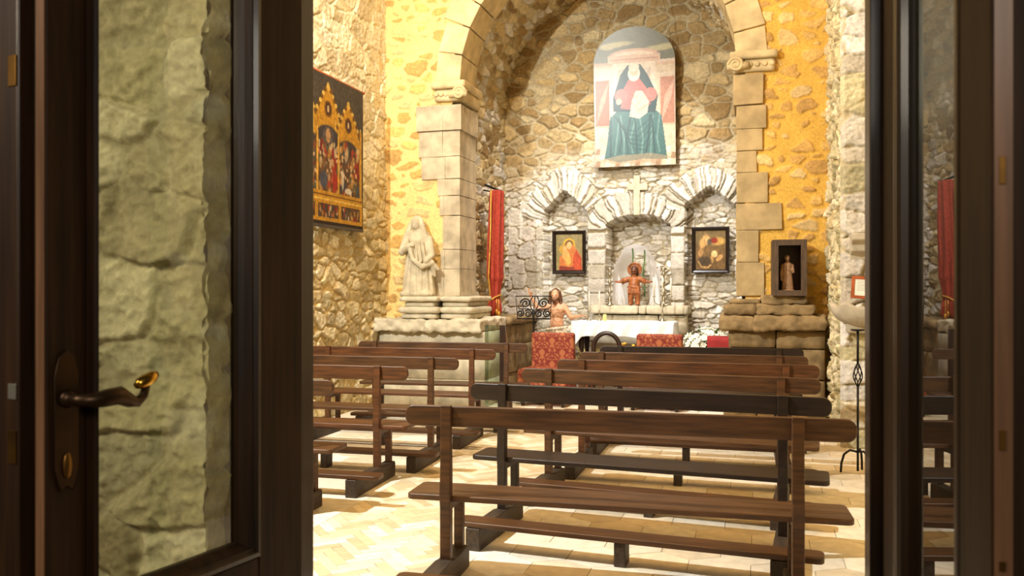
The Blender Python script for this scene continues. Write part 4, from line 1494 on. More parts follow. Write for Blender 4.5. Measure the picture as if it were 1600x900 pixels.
# ================================================================== glazed shrine with its statuette
sx0, sx1 = at(1206, 400, 9.52)[0], at(1260, 400, 9.52)[0]
sw = (sx1 - sx0)
sh = thing('shrine_box', ((sx0 + sx1) / 2, 9.70, 1.384), 'dark wooden niche box with a statuette inside, on the layered plinth by the ochre wall', 'shrine', R(2))
hw, hd, hh, fr = sw / 2, .17, .612, .062
mb = MB(); mb.box((-hw, -hd, 0), (hw, hd, .022)); mb.build('floor_board', M_GREYWOOD, sh, bevel=.003)
mb = MB(); mb.box((-hw, -hd, hh - .022), (hw, hd, hh)); mb.build('top_board', M_GREYWOOD, sh, bevel=.003)
for sg in (-1, 1):
    mb = MB(); mb.box((min(sg * hw, sg * (hw - .022)), -hd, .022), (max(sg * hw, sg * (hw - .022)), hd, hh - .022)); mb.build('side_board', M_GREYWOOD, sh, bevel=.003)
mb = MB(); mb.box((-hw + .022, hd - .02, .022), (hw - .022, hd, hh - .022)); mb.build('back_board', M_DARKWOOD, sh)
mb = MB(); mb.box((hw - .034, -hd + .03, .03), (hw - .0225, hd - .021, hh - .03)); mb.build('red_lining', M_REDLINING, sh)['label'] = 'dark red cloth lining'
mb = MB()
mb.hexa([(-hw, -hd - .022, 0), (-hw, -hd, 0), (-hw, -hd, hh), (-hw, -hd - .022, hh), (-hw + fr, -hd - .022, fr), (-hw + fr, -hd, fr), (-hw + fr, -hd, hh - fr), (-hw + fr, -hd - .022, hh - fr)])
mb.hexa([(hw - fr, -hd - .022, fr), (hw - fr, -hd, fr), (hw - fr, -hd, hh - fr), (hw - fr, -hd - .022, hh - fr), (hw, -hd - .022, 0), (hw, -hd, 0), (hw, -hd, hh), (hw, -hd - .022, hh)])
mb.hexa([(-hw, -hd - .022, 0), (hw, -hd - .022, 0), (hw, -hd, 0), (-hw, -hd, 0), (-hw + fr, -hd - .022, fr), (hw - fr, -hd - .022, fr), (hw - fr, -hd, fr), (-hw + fr, -hd, fr)])
mb.hexa([(-hw + fr, -hd - .022, hh - fr), (hw - fr, -hd - .022, hh - fr), (hw - fr, -hd, hh - fr), (-hw + fr, -hd, hh - fr), (-hw, -hd - .022, hh), (hw, -hd - .022, hh), (hw, -hd, hh), (-hw, -hd, hh)])
o = mb.build('front_frame', M_GREYWOOD, sh)
bm = bmesh.new(); bm.from_mesh(o.data); bmesh.ops.recalc_face_normals(bm, faces=bm.faces); bm.to_mesh(o.data); bm.free()
se = thing('statuette', ((sx0 + sx1) / 2 - .012, 9.68, 1.407), 'small painted robed statuette standing inside the dark niche box', 'statue')
b = MB()
b.lathe([(.075, 0), (.078, .04), (.06, .05)], 16); b.build('base', M_STATUETTE, se, smooth=True)
b = MB()
b.lathe([(.058, .045), (.062, .07), (.052, .16), (.048, .24), (.056, .30), (.045, .335), (.02, .35)], 16); b.v = [(x, y * .75, z) for x, y, z in b.v]
b.ball((0, -.005, .388), (.026, .03, .036)); b.ball((0, .006, .396), (.031, .03, .034)); b.limb((0, -.034, .388), (0, -.037, .38), .003, .004, 6)
b.limb((-.05, 0, .31), (-.066, -.012, .22), .02, .018); b.limb((-.066, -.012, .22), (-.066, -.02, .15), .016, .01)
b.limb((.05, 0, .31), (.06, -.02, .24), .02, .017); b.limb((.06, -.02, .24), (.012, -.05, .27), .015, .009)
for q in range(7):
    a = R(200 + q * 23)
    b.limb((.045 * math.cos(a), .036 * math.sin(a), .22), (.06 * math.cos(a), .046 * math.sin(a), .055), .006, .008, 6)
b.build('figure', M_STATUETTE, se, remesh=.004, msmooth=1)

# ================================================================== pictures
def big_picture():
    c = Canvas(150, 270, (222, 200, 170))
    c.yv = c.y
    c.y = c.y * top(c.x)
    g = (96, 98, 74)
    c.rect(0, .74, 1, 1, g)
    c.grain(.3, 9, 3)
    for (x, y, rx, ry) in ((.22, .875, .14, .018), (.34, .885, .16, .016), (.17, .865, .08, .02), (.80, .835, .16, .020), (.9, .845, .1, .02), (.68, .83, .08, .012)):
        c.ell(x, y, rx, ry, (186, 176, 126), .9, .4)
    # pale stone throne with a low curved pediment
    c.rect(0, .715, 1, .745, (214, 180, 150)); c.rect(0, .735, .27, .755, (196, 150, 120)); c.rect(.73, .735, 1, .755, (220, 196, 174))
    c.ell(.5, .80, .30, .045, (206, 164, 136)); c.ell(.5, .797, .25, .03, (232, 206, 180)); c.rect(.18, .745, .82, .80, (214, 178, 150)); c.rect(.2, .765, .8, .775, (190, 140, 112))
    c.rect(.24, .30, .76, .745, (230, 212, 190)); c.rect(.30, .30, .70, .70, (206, 186, 168)); c.rect(.34, .30, .66, .69, (222, 208, 194))
    for x in (.02, .82):
        c.rect(x, .30, x + .17, .63, (172, 98, 66))
    c.rect(.80, .3, 1, .63, (200, 158, 134), .45)
    for q in range(6):
        c.lines([(.03 + .02 * q, .32 + .03 * q), (.09 + .017 * q, .50 + .02 * q)], .008, (214, 160, 128), .6)
        c.lines([(.84 + .02 * q, .32 + .03 * q), (.88 + .02 * q, .50 + .02 * q)], .008, (226, 190, 164), .6)
    c.rect(0, .645, .2, .66, (224, 196, 166)); c.rect(.80, .645, 1, .66, (228, 208, 186)); c.rect(0, .22, 1, .30, (228, 206, 172)); c.rect(0, .285, 1, .30, (206, 176, 144))
    for q in range(8):
        for r_ in range(3):
            c.poly([(.125 * q + (.06 if r_ % 2 else 0), .0 + .045 * r_), (.125 * q + .06 + (.06 if r_ % 2 else 0), .0 + .045 * r_), (.125 * q + .075 + (.06 if r_ % 2 else 0), .045 + .045 * r_), (.125 * q + .02 + (.06 if r_ % 2 else 0), .045 + .045 * r_)], (238, 230, 208) if (q + r_) % 2 else (176, 140, 104))
    # plain seated robed figure
    teal, tl, td = (64, 110, 108), (120, 160, 150), (36, 70, 74)
    c.poly([(.12, .06), (.30, .03), (.62, .05), (.90, .04), (.86, .24), (.83, .36), (.72, .42), (.30, .42), (.19, .34), (.16, .18)], teal)
    c.poly([(.24, .50), (.33, .66), (.42, .73), (.58, .73), (.66, .66), (.79, .50), (.76, .38), (.24, .40)], td)
    c.poly([(.33, .42), (.37, .56), (.45, .64), (.55, .64), (.65, .56), (.70, .44), (.55, .40)], (196, 104, 96))
    c.ell(.34, .51, .08, .05, (200, 112, 102)); c.ell(.70, .51, .08, .05, (204, 116, 104))
    for q in range(12):
        x = .2 + .055 * q
        c.lines([(x, .08 + .01 * (q % 3)), (x + .03 * math.sin(q), .20), (x + .05 * math.sin(q * 1.7) + .01, .36)], .011, tl if q % 2 else td, .75)
    for q in range(5):
        c.lines([(.24 + .03 * q, .38 - .02 * q), (.36 + .03 * q, .27 - .035 * q), (.52 + .03 * q, .25 - .035 * q), (.68 + .02 * q, .33 - .02 * q)], .006, td, .45)
    c.ell(.5, .665, .075, .055, (238, 226, 206)); c.ell(.5, .685, .05, .036, (226, 190, 158)); c.ell(.5, .712, .065, .03, (232, 220, 200))
    c.poly([(.44, .36), (.47, .47), (.52, .54), (.60, .54), (.68, .46), (.66, .38), (.56, .34)], (228, 206, 176)); c.lines([(.47, .46), (.56, .40), (.66, .44)], .008, (196, 164, 134), .7); c.lines([(.50, .52), (.55, .45), (.62, .50)], .007, (206, 176, 146), .7)
    c.ell(.31, .47, .035, .022, (230, 190, 150))
    c.poly([(.05, .05), (.25, .02), (.75, .02), (.95, .06), (.7, .09), (.3, .08)], (196, 158, 120), .6)
    c.grain(.22, 40, 9, 2)
    c.a = c.a * .84
    return c


x0, _, z0 = at(930, 262, 11.93)
x1 = at(1056, 259, 11.93)[0]
zt = at(990, 40, 11.75)[2]
pw, ph = x1 - x0, (zt - z0) * 1.0
lp = thing('arched_painting', ((x0 + x1) / 2, 11.925, z0), 'large arch-topped painting of a seated figure in teal robes hung on the apse wall', 'painting')
lp.rotation_euler = (R(4.5), 0, 0)
spring = 1 - (pw * .5) * .86 / ph
top = lambda X: spring + (1 - spring) * np.sqrt(np.clip(1 - ((X - .5) / .5) ** 2, 0, 1))
picture_mesh('canvas', big_picture(), pw, ph, M_PAINT, lp, top)
mb = MB()
ol = [(-pw / 2, 0), (pw / 2, 0)] + [(pw / 2 * math.cos(R(a)), ph * (spring + (1 - spring) * math.sin(R(a)))) for a in range(0, 181, 6)]
mb.prism([(x * 1.004, z - .003) for x, z in ol], 'y', .003, .035)
mb.build('panel', M_EBONY, lp)
for sg in (-1, 1):
    mb = MB(); mb.tube([(sg * pw * .49, .03, ph * spring - .02), (sg * pw * .40, .06, ph + .12), (sg * pw * .33, .10, ph + .5)], .004, 6)
    mb.build('hanging_cord', M_CORD, lp)


def altarpiece():
    W, Hh = 1.68, 1.64
    c = Canvas(230, 230, (78, 70, 62))
    c.grain(.2, 12, 2)
    gold, gl, gd = (206, 150, 42), (238, 196, 92), (120, 78, 22)
    c.rect(.02, .03, .98, .62, gold)
    for cx, hw, tip, sp in ((.22, .19, .86, .66), (.5, .20, .93, .72), (.78, .19, .86, .66)):
        c.poly([(cx - hw, .5), (cx - hw, sp - .06), (cx - hw * .7, sp + .02), (cx - .025, tip), (cx + .025, tip), (cx + hw * .7, sp + .02), (cx + hw, sp - .06), (cx + hw, .5)], gold)
        for q in range(7):
            f = q / 7
            for sg in (-1, 1):
                c.ell(cx + sg * (hw * .72 * (1 - f) + .02), sp + .02 + (tip - sp - .02) * f, .018, .016, gl if q % 2 else gd)
        c.ell(cx, tip, .02, .03, gl)
        c.ell(cx, sp + .06, .05, .055, gd); c.ell(cx, sp + .06, .034, .04, (70, 40, 40)); c.ell(cx, sp + .06, .014, .025, (206, 176, 130))
        for sg in (-1, 1):
            c.lines([(cx + sg * hw * .95, .3), (cx + sg * hw * .95, sp + .06)], .008, gl)
    # crowded painted scene under three round arches
    rnd = random.Random(4)
    for cx, hw, top_ in ((.22, .16, .60), (.5, .165, .66), (.78, .16, .60)):
        c.rect(cx - hw, .22, cx + hw, top_ - .1, (88, 66, 48)); c.ell(cx, top_ - .1, hw, .11, (66, 58, 60))
    c.rect(.06, .22, .94, .46, (92, 66, 44))
    pal = [(150, 40, 30), (196, 150, 84), (70, 70, 84), (206, 176, 130), (120, 80, 44), (176, 60, 40), (90, 90, 70), (214, 190, 150), (60, 44, 40), (190, 130, 50)]
    for q in range(230):
        x, y = rnd.uniform(.07, .93), rnd.uniform(.23, .56)
        s_ = rnd.uniform(.010, .026)
        c.ell(x, y, s_, s_ * rnd.uniform(1.2, 2.4), rnd.choice(pal), .9, .25, rnd.uniform(-.4, .4))
    for q in range(60):
        c.ell(rnd.uniform(.08, .92), rnd.uniform(.33, .52), .011, .013, (222, 184, 140), .95, .2)
    c.ell(.60, .30, .05, .06, (170, 44, 34), .9, .2); c.ell(.70, .33, .018, .07, (214, 204, 186), .9, .2); c.ell(.78, .255, .05, .022, (226, 214, 194), .95, .2); c.ell(.44, .3, .05, .06, (70, 78, 100), .9, .2)
    c.ell(.5, .60, .07, .06, (96, 84, 84)); c.ell(.5, .6, .03, .05, (196, 150, 100))
    # gold uprights and predella
    for x in (.035, .36, .64, .965):
        c.rect(x - .014, .16, x + .014, .62 if x in (.36, .64) else .70, gold); c.rect(x - .004, .16, x + .004, .66, gl)
    c.rect(.0, .17, 1, .225, gold); c.rect(.0, .195, 1, .203, gd); c.rect(0, .0, 1, .17, gold); c.rect(.0, .165, 1, .175, gl)
    for x in (.06, .37, .68):
        c.rect(x, .05, x + .27, .14, (84, 60, 44))
        for q in range(26):
            c.ell(x + rnd.uniform(.01, .26), rnd.uniform(.06, .125), .010, .020, rnd.choice(pal), .9, .25)
    c.rect(0, 0, 1, .022, (46, 30, 18)); c.rect(0, 0, .012, .86, (64, 46, 28)); c.rect(.988, 0, 1, .86, (64, 46, 28))
    c.grain(.5, 60, 9)
    c.a = c.a * .86
    return W, Hh, c


W, Hh, c = altarpiece()
ap = thing('painted_banner', (XL + .09, 8.22, 2.165), 'hanging banner of a gilded gabled altarpiece on the left stone wall', 'painting', R(90))
picture_mesh('picture_face', c, W, Hh, M_BANNER, ap, y=-.012)
mb = MB(); mb.box((-W / 2, -.011, 0), (W / 2, .012, Hh)); mb.build('backing', M_DARKWOOD, ap)
mb = MB(); mb.tube([(-W / 2 - .03, 0, Hh + .008), (W / 2 + .03, 0, Hh + .008)], .014, 10); mb.ball((W / 2 + .035, 0, Hh + .008), .02, 10, 8); mb.ball((-W / 2 - .035, 0, Hh + .008), .02, 10, 8)
mb.build('hanging_rod', M_NOTICEWOOD, ap, smooth=True)
mb = MB(); mb.box((-W / 2, -.02, -.03), (W / 2, .014, .002)); mb.build('bottom_bar', M_DARKWOOD, ap, bevel=.004)


def icon_a():
    c = Canvas(64, 84, (136, 122, 76)); c.grain(.3, 6, 1)
    c.ell(.50, .70, .22, .18, (206, 160, 40)); c.ell(.50, .70, .16, .13, (110, 80, 40))
    c.ell(.27, .58, .15, .12, (190, 146, 44), .8)
    c.poly([(.12, 0), (.14, .35), (.30, .50), (.40, .72), (.62, .72), (.80, .55), (.94, .35), (.96, 0)], (190, 110, 50))
    c.poly([(.62, 0), (.66, .40), (.76, .56), (.94, .35), (.96, 0)], (172, 62, 30)); c.poly([(.12, 0), (.14, .14), (.5, .10), (.7, .12), (.72, 0)], (130, 48, 30))
    c.ell(.50, .68, .09, .10, (222, 172, 108)); c.ell(.33, .60, .07, .07, (214, 166, 104)); c.ell(.38, .42, .13, .15, (206, 156, 84)); c.ell(.46, .28, .10, .14, (214, 164, 80), 1, .3)
    for q in range(6):
        c.lines([(.68 + .04 * q, .05), (.72 + .03 * q, .4 - .02 * q)], .012, (214, 96, 50), .6)
    c.grain(.3, 18, 3)
    return c


def icon_b():
    c = Canvas(64, 84, (112, 86, 52)); c.grain(.4, 6, 5)
    c.rect(0, .62, 1, 1, (120, 104, 70), .6); c.ell(.75, .72, .22, .10, (206, 160, 84), .9, .4)
    c.ell(.36, .76, .12, .14, (206, 164, 104), .95, .3); c.ell(.24, .66, .10, .12, (196, 152, 92), .9, .3); c.ell(.62, .74, .11, .07, (140, 46, 36), .95, .25); c.ell(.46, .70, .07, .08, (78, 70, 62), .9, .3)
    c.ell(.62, .40, .10, .09, (220, 190, 132), 1, .2); c.ell(.78, .30, .12, .06, (206, 160, 100), .9, .3, .6); c.ell(.55, .28, .05, .1, (206, 160, 100), .9, .3)
    c.ell(.30, .22, .22, .12, (70, 58, 44), .9, .3); c.lines([(.10, .22), (.2, .08), (.4, .06), (.5, .12)], .02, (190, 150, 94)); c.ell(.18, .44, .08, .1, (184, 140, 90), .8, .4)
    c.grain(.5, 16, 8)
    return c


def framed(name, px0, py0, px1, py1, Y, c, label, bw=.055):
    xa, _, za = at(px0, py1, Y)
    xb, _, zb = at(px1, py0, Y)
    w, h = xb - xa, zb - za
    t = thing(name, ((xa + xb) / 2, Y, za), label, 'painting')
    mb = MB()
    prof = [(0, 0), (0, -.03), (bw * .3, -.042), (bw * .7, -.03), (bw, -.012), (bw, 0)]
    vs, fs = [], []
    for (X, Z, dx, dz) in ((-w / 2, 0, 1, 1), (w / 2, 0, -1, 1), (w / 2, h, -1, -1), (-w / 2, h, 1, -1)):
        for q, y in prof:
            vs.append((X + dx * q, y, Z + dz * q))
    n = len(prof)
    for k in range(4):
        for q in range(n):
            fs.append((k * n + q, ((k + 1) % 4) * n + q, ((k + 1) % 4) * n + (q + 1) % n, k * n + (q + 1) % n))
    mb.add(vs, fs)
    o = mb.build('frame', M_EBONY, t)
    bm = bmesh.new(); bm.from_mesh(o.data); bmesh.ops.recalc_face_normals(bm, faces=bm.faces); bm.to_mesh(o.data); bm.free()
    P = picture_mesh('picture_face', c, w - 1.7 * bw, h - 1.7 * bw, M_PAINT, t, y=-.008)
    P.location = (0, 0, bw * .85)
    mb = MB(); mb.box((-w / 2 + .01, -.004, .01), (w / 2 - .01, .012, h - .01)); mb.build('backing', M_DARKWOOD, t)
    return t


framed('framed_picture', 864, 360, 916, 428, 12.21, icon_a(), 'black-framed picture with gold halo and red robe in the left pointed niche').rotation_euler = (R(2), 0, 0)
framed('framed_picture', 1081, 354, 1140, 427, 12.20, icon_b(), 'black-framed brownish picture in the right pointed niche').rotation_euler = (R(2), 0, 0)

# ================================================================== curtain on its rod
cxr, cyr = -3.44, 10.85
zr = at(777, 296, 10.85)[2]
rod = thing('curtain_rod', (cxr, cyr, zr), 'dark iron curtain rod on the left wall of the apse', 'rod')
mb = MB(); mb.tube([(-.06, -.30, .03), (.0, 0, .0), (.012, .16, -.008)], .016, 8); mb.ball((.012, .17, -.008), .026, 10, 8); mb.build('rod', M_IRON, rod, smooth=True)
mb = MB(); mb.tube([(-.18, -.02, -.005), (-.06, -.02, -.03), (0, -.02, -.012)], .01, 6); mb.build('bracket', M_IRON, rod, smooth=True)
cu = thing('curtain', (cxr + .02, cyr, 0), 'red velvet curtain with gold braid tied in a bunch at the left of the apse', 'curtain')
zb = at(778, 496, 10.82)[2] + .012


def cprof(f):     # 0 top .. 1 bottom -> radius, x, y shift
    z = zr - .02 + (zb - zr + .02) * f
    r = .085 + .018 * math.sin(PI * f)
    if f > .70:
        r = .094 - .030 * math.sin(PI * min(1, (f - .70) / .16) / 2) if f < .86 else .064 + .03 * math.sin(PI * (f - .86) / .14 / 1.5)
    if f > .97:
        r *= 1 - (f - .97) / .03 * .4
    return z, r, -.01 - .02 * f, -.05 * f


vs, fs = [], []
ns, nz = 90, 70
for i in range(nz + 1):
    z, r, dx, dy = cprof(i / nz)
    for k in range(ns):
        a = 2 * PI * k / ns
        rr = r * (1 + .16 * math.sin(8 * a + 1.2 * math.sin(i * .05)) + .06 * math.sin(17 * a + i * .1))
        vs.append((dx + rr * .95 * math.cos(a), dy + rr * 1.5 * math.sin(a), z + .02 * math.sin(5 * a) * (i / nz) ** 6))
for i in range(nz):
    for k in range(ns):
        fs.append((i * ns + k, (i + 1) * ns + k, (i + 1) * ns + (k + 1) % ns, i * ns + (k + 1) % ns))
fs.append(list(range(ns))); fs.append([nz * ns + k for k in range(ns)][::-1])
mb = MB(); mb.add(vs, fs); mb.build('cloth', M_VELVET, cu, smooth=True)
mb = MB()
pts = []
for i in range(0, nz + 1, 2):
    z, r, dx, dy = cprof(i / nz)
    a = R(-118 + 14 * math.sin(i * .06))
    pts.append((dx + r * 1.12 * math.cos(a), dy + r * 1.62 * math.sin(a), z))
mb.tube(pts, .011, 8); mb.build('gold_braid', M_GOLDCORD, cu, smooth=True)['label'] = 'gold braid edging'
mb = MB()
z, r, dx, dy = cprof(.86)
mb.tube([(dx + r * 1.2 * math.cos(R(a)), dy + r * 1.7 * math.sin(R(a)), z + .05 * math.cos(R(a))) for a in range(0, 360, 20)], .011, 8, closed=True)
for q, (xx, ln) in enumerate(((.055, .20), (.085, .24))):
    mb.tube([(dx + xx, dy - .09, z), (dx + xx + .005, dy - .10, z - ln * .7)], .007, 6)
    mb.lathe([(.018, 0), (.02, .05), (.008, .075)], 10, (dx + xx + .005, dy - .10, z - ln * .7 - .07))
mb.build('tie_cord', M_GOLDCORD, cu, smooth=True)['label'] = 'gold tie cord with tassels'

# ================================================================== wrought-iron music stand
mx, _, mz = at(833, 498, 10.72)
ms = thing('music_stand', (mx, 10.72, 0), 'black wrought-iron music stand with scrollwork desk beside the painted statue', 'stand')
tilt = Matrix.Translation((0, 0, mz)) @ Matrix.Rotation(R(-18), 4, 'X')
w0, w1, h = .215, .25, .315


def spiral(cx, cz, r, turns, sgn, start):
    n = int(22 * turns)
    return [(cx + sgn * r * (1 - .82 * k / n) * math.cos(start + 2 * PI * turns * k / n), 0, cz + r * (1 - .82 * k / n) * math.sin(start + 2 * PI * turns * k / n)) for k in range(n + 1)]


mb = MB()
for pts, r in (([(-w0, 0, 0), (w0 + .02, 0, 0), (w1 - .02, 0, h), (-w1 - .02, 0, h)], .009),):
    mb.tube([tilt @ Vector(p) for p in pts], r, 6, closed=True)
mb.tube([tilt @ Vector(p) for p in ((0, 0, 0), (0, 0, h))], .008, 6)
mb.tube([tilt @ Vector((-w0, -.02, -.005)), tilt @ Vector((w0 + .02, -.02, -.005))], .010, 6)
mb.build('desk_frame', M_IRON, ms)
for sg in (-1, 1):
    mb = MB()
    for sp in ((.125, .215, .072, 1.7, 0), (.185, .075, .052, 1.6, 2.0), (.075, .07, .055, 1.6, .6)):
        mb.tube([tilt @ Vector((sg * p[0], p[1], p[2])) for p in spiral(sp[0], sp[1], sp[2], sp[3], 1, sp[4])], .011, 6)
    mb.tube([tilt @ Vector((sg * x, 0, z)) for x, z in ((.01, .10), (.05, .17), (.06, .25), (.03, .31))], .008, 6)
    mb.tube([tilt @ Vector((sg * x, 0, z)) for x, z in ((.01, .02), (.02, .12), (.09, .14), (.2, .135), (.225, .17))], .008, 6)
    mb.build('scrollwork', M_IRON, ms)
mb = MB(); mb.tube([(0, .02, mz + .12), (0, .025, mz - .02), (0, .02, .25), (0, .02, .12)], .011, 8); mb.build('pole', M_IRON, ms, smooth=True)
for a in (90, 210, 330):
    mb = MB(); mb.tube([(0, .02, .24), (.12 * math.cos(R(a)), .02 + .12 * math.sin(R(a)), .18), (.22 * math.cos(R(a)), .02 + .22 * math.sin(R(a)), .012)], .010, 6); mb.build('leg', M_IRON, ms, smooth=True)

# ================================================================== candlesticks and candles
def stick(name, loc, prof, label, m, group=None):
    t = thing(name, loc, label, 'candlestick', group=group)
    mb = MB(); mb.lathe(prof, 18); mb.build('stem', m, t, smooth=True)
    return t


def candle(loc, r, h, label, m=None, group=None):
    mb = MB(); mb.lathe([(r, 0), (r, h - .004), (r * .7, h), (.0015, h), (.0012, h + .012)], 14)
    o = mb.build('candle', m or M_WAX, None, smooth=True)
    o.location = loc
    return tag(o, label, 'candle', group)


tall = [(.055, 0), (.058, .012), (.034, .03), (.018, .055), (.030, .085), (.016, .11), (.014, .16), (.034, .185), (.014, .21), (.014, .30), (.030, .33), (.014, .355), (.016, .42), (.028, .445), (.014, .465), (.02, .49), (.044, .515), (.048, .53), (.02, .535)]
lx = at(953, 478, 11.83)
stick('candlestick', (lx[0], 11.83, 1.222), tall, 'tall turned silver candlestick on the stone shelf left of the carved child figure', M_SILVER, 'tall candlesticks on the stone shelf')
lx = at(1037, 478, 11.83)
stick('candlestick', (lx[0], 11.83, 1.222), tall, 'tall turned silver candlestick on the stone shelf right of the tulle canopy', M_SILVER, 'tall candlesticks on the stone shelf')
slim = [(.030, 0), (.032, .008), (.012, .02), (.008, .05), (.014, .065), (.008, .08), (.008, .125), (.016, .14), (.018, .15), (.012, .152)]
for px, side in ((920.5, 'left'), (936.5, 'right')):
    x = at(px, 500, 11.42)[0]
    nb = 'nearer the end of the altar' if side == 'left' else 'next to the short yellow candle'
    stick('slim_candlestick', (x, 11.42, AZ + .0035), slim, 'slim silver candlestick on the altar cloth, %s' % nb, M_SILVER, 'slim candlesticks on the altar')
    candle((x, 11.42, AZ + .1555), .0095, .255, 'long white candle on the altar, %s' % nb, None, 'long candles on the altar')
candle((at(945, 500, 11.36)[0], 11.36, AZ + .0035), .024, .092, 'short thick yellow candle on the left part of the altar cloth', M_WAX_Y)
x = at(1035, 500, 11.40)[0]
cb = thing('candelabrum', (x, 11.40, AZ + .0035), 'three-branched silver candelabrum with white candles at the right end of the altar', 'candelabrum')
mb = MB(); mb.lathe([(.05, 0), (.052, .008), (.02, .03), (.010, .06), (.016, .09), (.009, .11), (.009, .18), (.03, .20), (.032, .215), (.016, .24), (.010, .26), (.010, .34), (.020, .36), (.022, .37), (.01, .372)], 16); mb.build('stem', M_SILVER, cb, smooth=True)
for sg, zz in ((-1, .34), (1, .34)):
    mb = MB(); mb.tube([(0, 0, .25), (sg * .05, 0, .225), (sg * .10, 0, .25), (sg * .115, 0, .31), (sg * .115, 0, zz)], .007, 8); mb.lathe([(.008, -.02), (.022, 0), (.022, .008), (.012, .01)], 12, (sg * .115, 0, zz)); mb.build('branch', M_SILVER, cb, smooth=True)
for q, (dx, dz, h_, nm) in enumerate(((-.115, .3515, .245, 'left branch'), (.115, .3515, .235, 'right branch'), (0, .3735, .24, 'middle'))):
    candle((x + dx, 11.40, AZ + .0035 + dz), .011, h_, 'tall white candle on the %s of the silver candelabrum' % nm, None, 'candles in the candelabrum')

# ================================================================== flowers, plants, cloth-covered stand
fx = at(1106, 515, 11.32)[0]
fl = thing('flower_arrangement', (fx, 11.32, 0), 'big bunch of white flowers with green leaves on the floor right of the altar', 'flowers')
mb = MB(); mb.lathe([(.10, 0), (.13, .05), (.15, .25), (.11, .45), (.08, .6), (.10, .68)], 18); mb.build('vase', M_TERRACOTTA, fl, smooth=True)
rnd = random.Random(12)
mb = MB()
for q in range(70):
    a, el = rnd.uniform(0, 2 * PI), rnd.uniform(.0, 1.3)
    ln = rnd.uniform(.16, .33)
    d = Vector((math.cos(a) * math.cos(el), math.sin(a) * math.cos(el) * .7, math.sin(el)))
    p0 = Vector((0, 0, .66)); p1 = p0 + d * ln; p2 = p1 + d * .10 + Vector((0, 0, -.05))
    sd = d.cross(Vector((0, 0, 1))).normalized() * rnd.uniform(.012, .028)
    up_ = Vector((0, 0, .002))
    mb.add([p0, p1 - sd, p2, p1 + sd, p0 + up_, p1 - sd + up_, p2 + up_, p1 + sd + up_], [(0, 3, 2, 1), (4, 5, 6, 7), (0, 1, 5, 4), (1, 2, 6, 5), (2, 3, 7, 6), (3, 0, 4, 7)])
mb.build('leaves', M_LEAF, fl)
pm = MB()
for k in range(6):
    a = k * PI / 3
    M_ = Matrix.Rotation(a, 4, 'Z') @ Matrix.Translation((.020, 0, .006)) @ Matrix.Rotation(-.5, 4, 'Y')
    pm.ball(M_ @ Vector((0, 0, 0)), (.022, .014, .005), 8, 5, M_.to_3x3())
pm.ball((0, 0, .012), .010, 8, 5)
blossom = None
for q in range(98):
    a, el = rnd.uniform(0, 2 * PI), math.asin(rnd.uniform(-.15, 1))
    d = Vector((math.cos(a) * math.cos(el) * .30, math.sin(a) * math.cos(el) * .22, .20 * math.sin(el)))
    if d.y > .12:
        d.y = -d.y
    p = Vector((0, 0, .72)) + d * rnd.uniform(.78, 1.08) + Vector((-.22 * max(0, -d.z + .03) * 2, 0, 0))
    if q < 12:
        p = Vector((rnd.uniform(-.36, -.12), -.14 + rnd.uniform(-.04, .05), .58 + rnd.uniform(-.06, .10)))
    if blossom is None:
        blossom = pm.build('blossom', M_PETAL, fl, smooth=True)
        o = blossom
    else:
        o = blossom.copy(); col.objects.link(o); o.parent = fl
    o.location = p
    dn = (p - Vector((0, .05, .62))).normalized()
    o.rotation_euler = dn.to_track_quat('Z', 'Y').to_euler()
    s_ = rnd.uniform(1.0, 1.5)
    o.scale = (s_, s_, s_)

rx0, rx1 = at(1104, 526, 10.72)[0], at(1143, 526, 10.72)[0]
zt_ = at(1123, 526, 10.72)[2]
rsn = thing('draped_stand', ((rx0 + rx1) / 2, 10.86, 0), 'small square stand covered with dark red cloth in front of the white flowers', 'stand')
mb = MB(); hw = (rx1 - rx0) / 2 - .012
mb.box((-hw, -.13, .012), (hw, .13, zt_ - .006)); mb.build('core', M_DARKWOOD, rsn)
vs, fs = [], []
ns, nz = 96, 14
for i in range(nz + 1):
    f = i / nz
    for k in range(ns):
        a = 2 * PI * k / ns
        cx_, sy_ = math.cos(a), math.sin(a)
        m_ = max(abs(cx_), abs(sy_))
        bx_, by_ = cx_ / m_ * (hw + .006), sy_ / m_ * .136
        fo = 1 + (.012 + .05 * f) * math.sin(11 * a) * min(1, f * 3) + .05 * f
        vs.append((bx_ * fo, by_ * fo, zt_ - .003 - (zt_ - .02) * f))
for i in range(nz):
    for k in range(ns):
        fs.append((i * ns + k, (i + 1) * ns + k, (i + 1) * ns + (k + 1) % ns, i * ns + (k + 1) % ns))
fs.append(list(range(ns)))
mb = MB(); mb.add(vs, fs); mb.build('cloth', M_REDCLOTH, rsn, smooth=True)


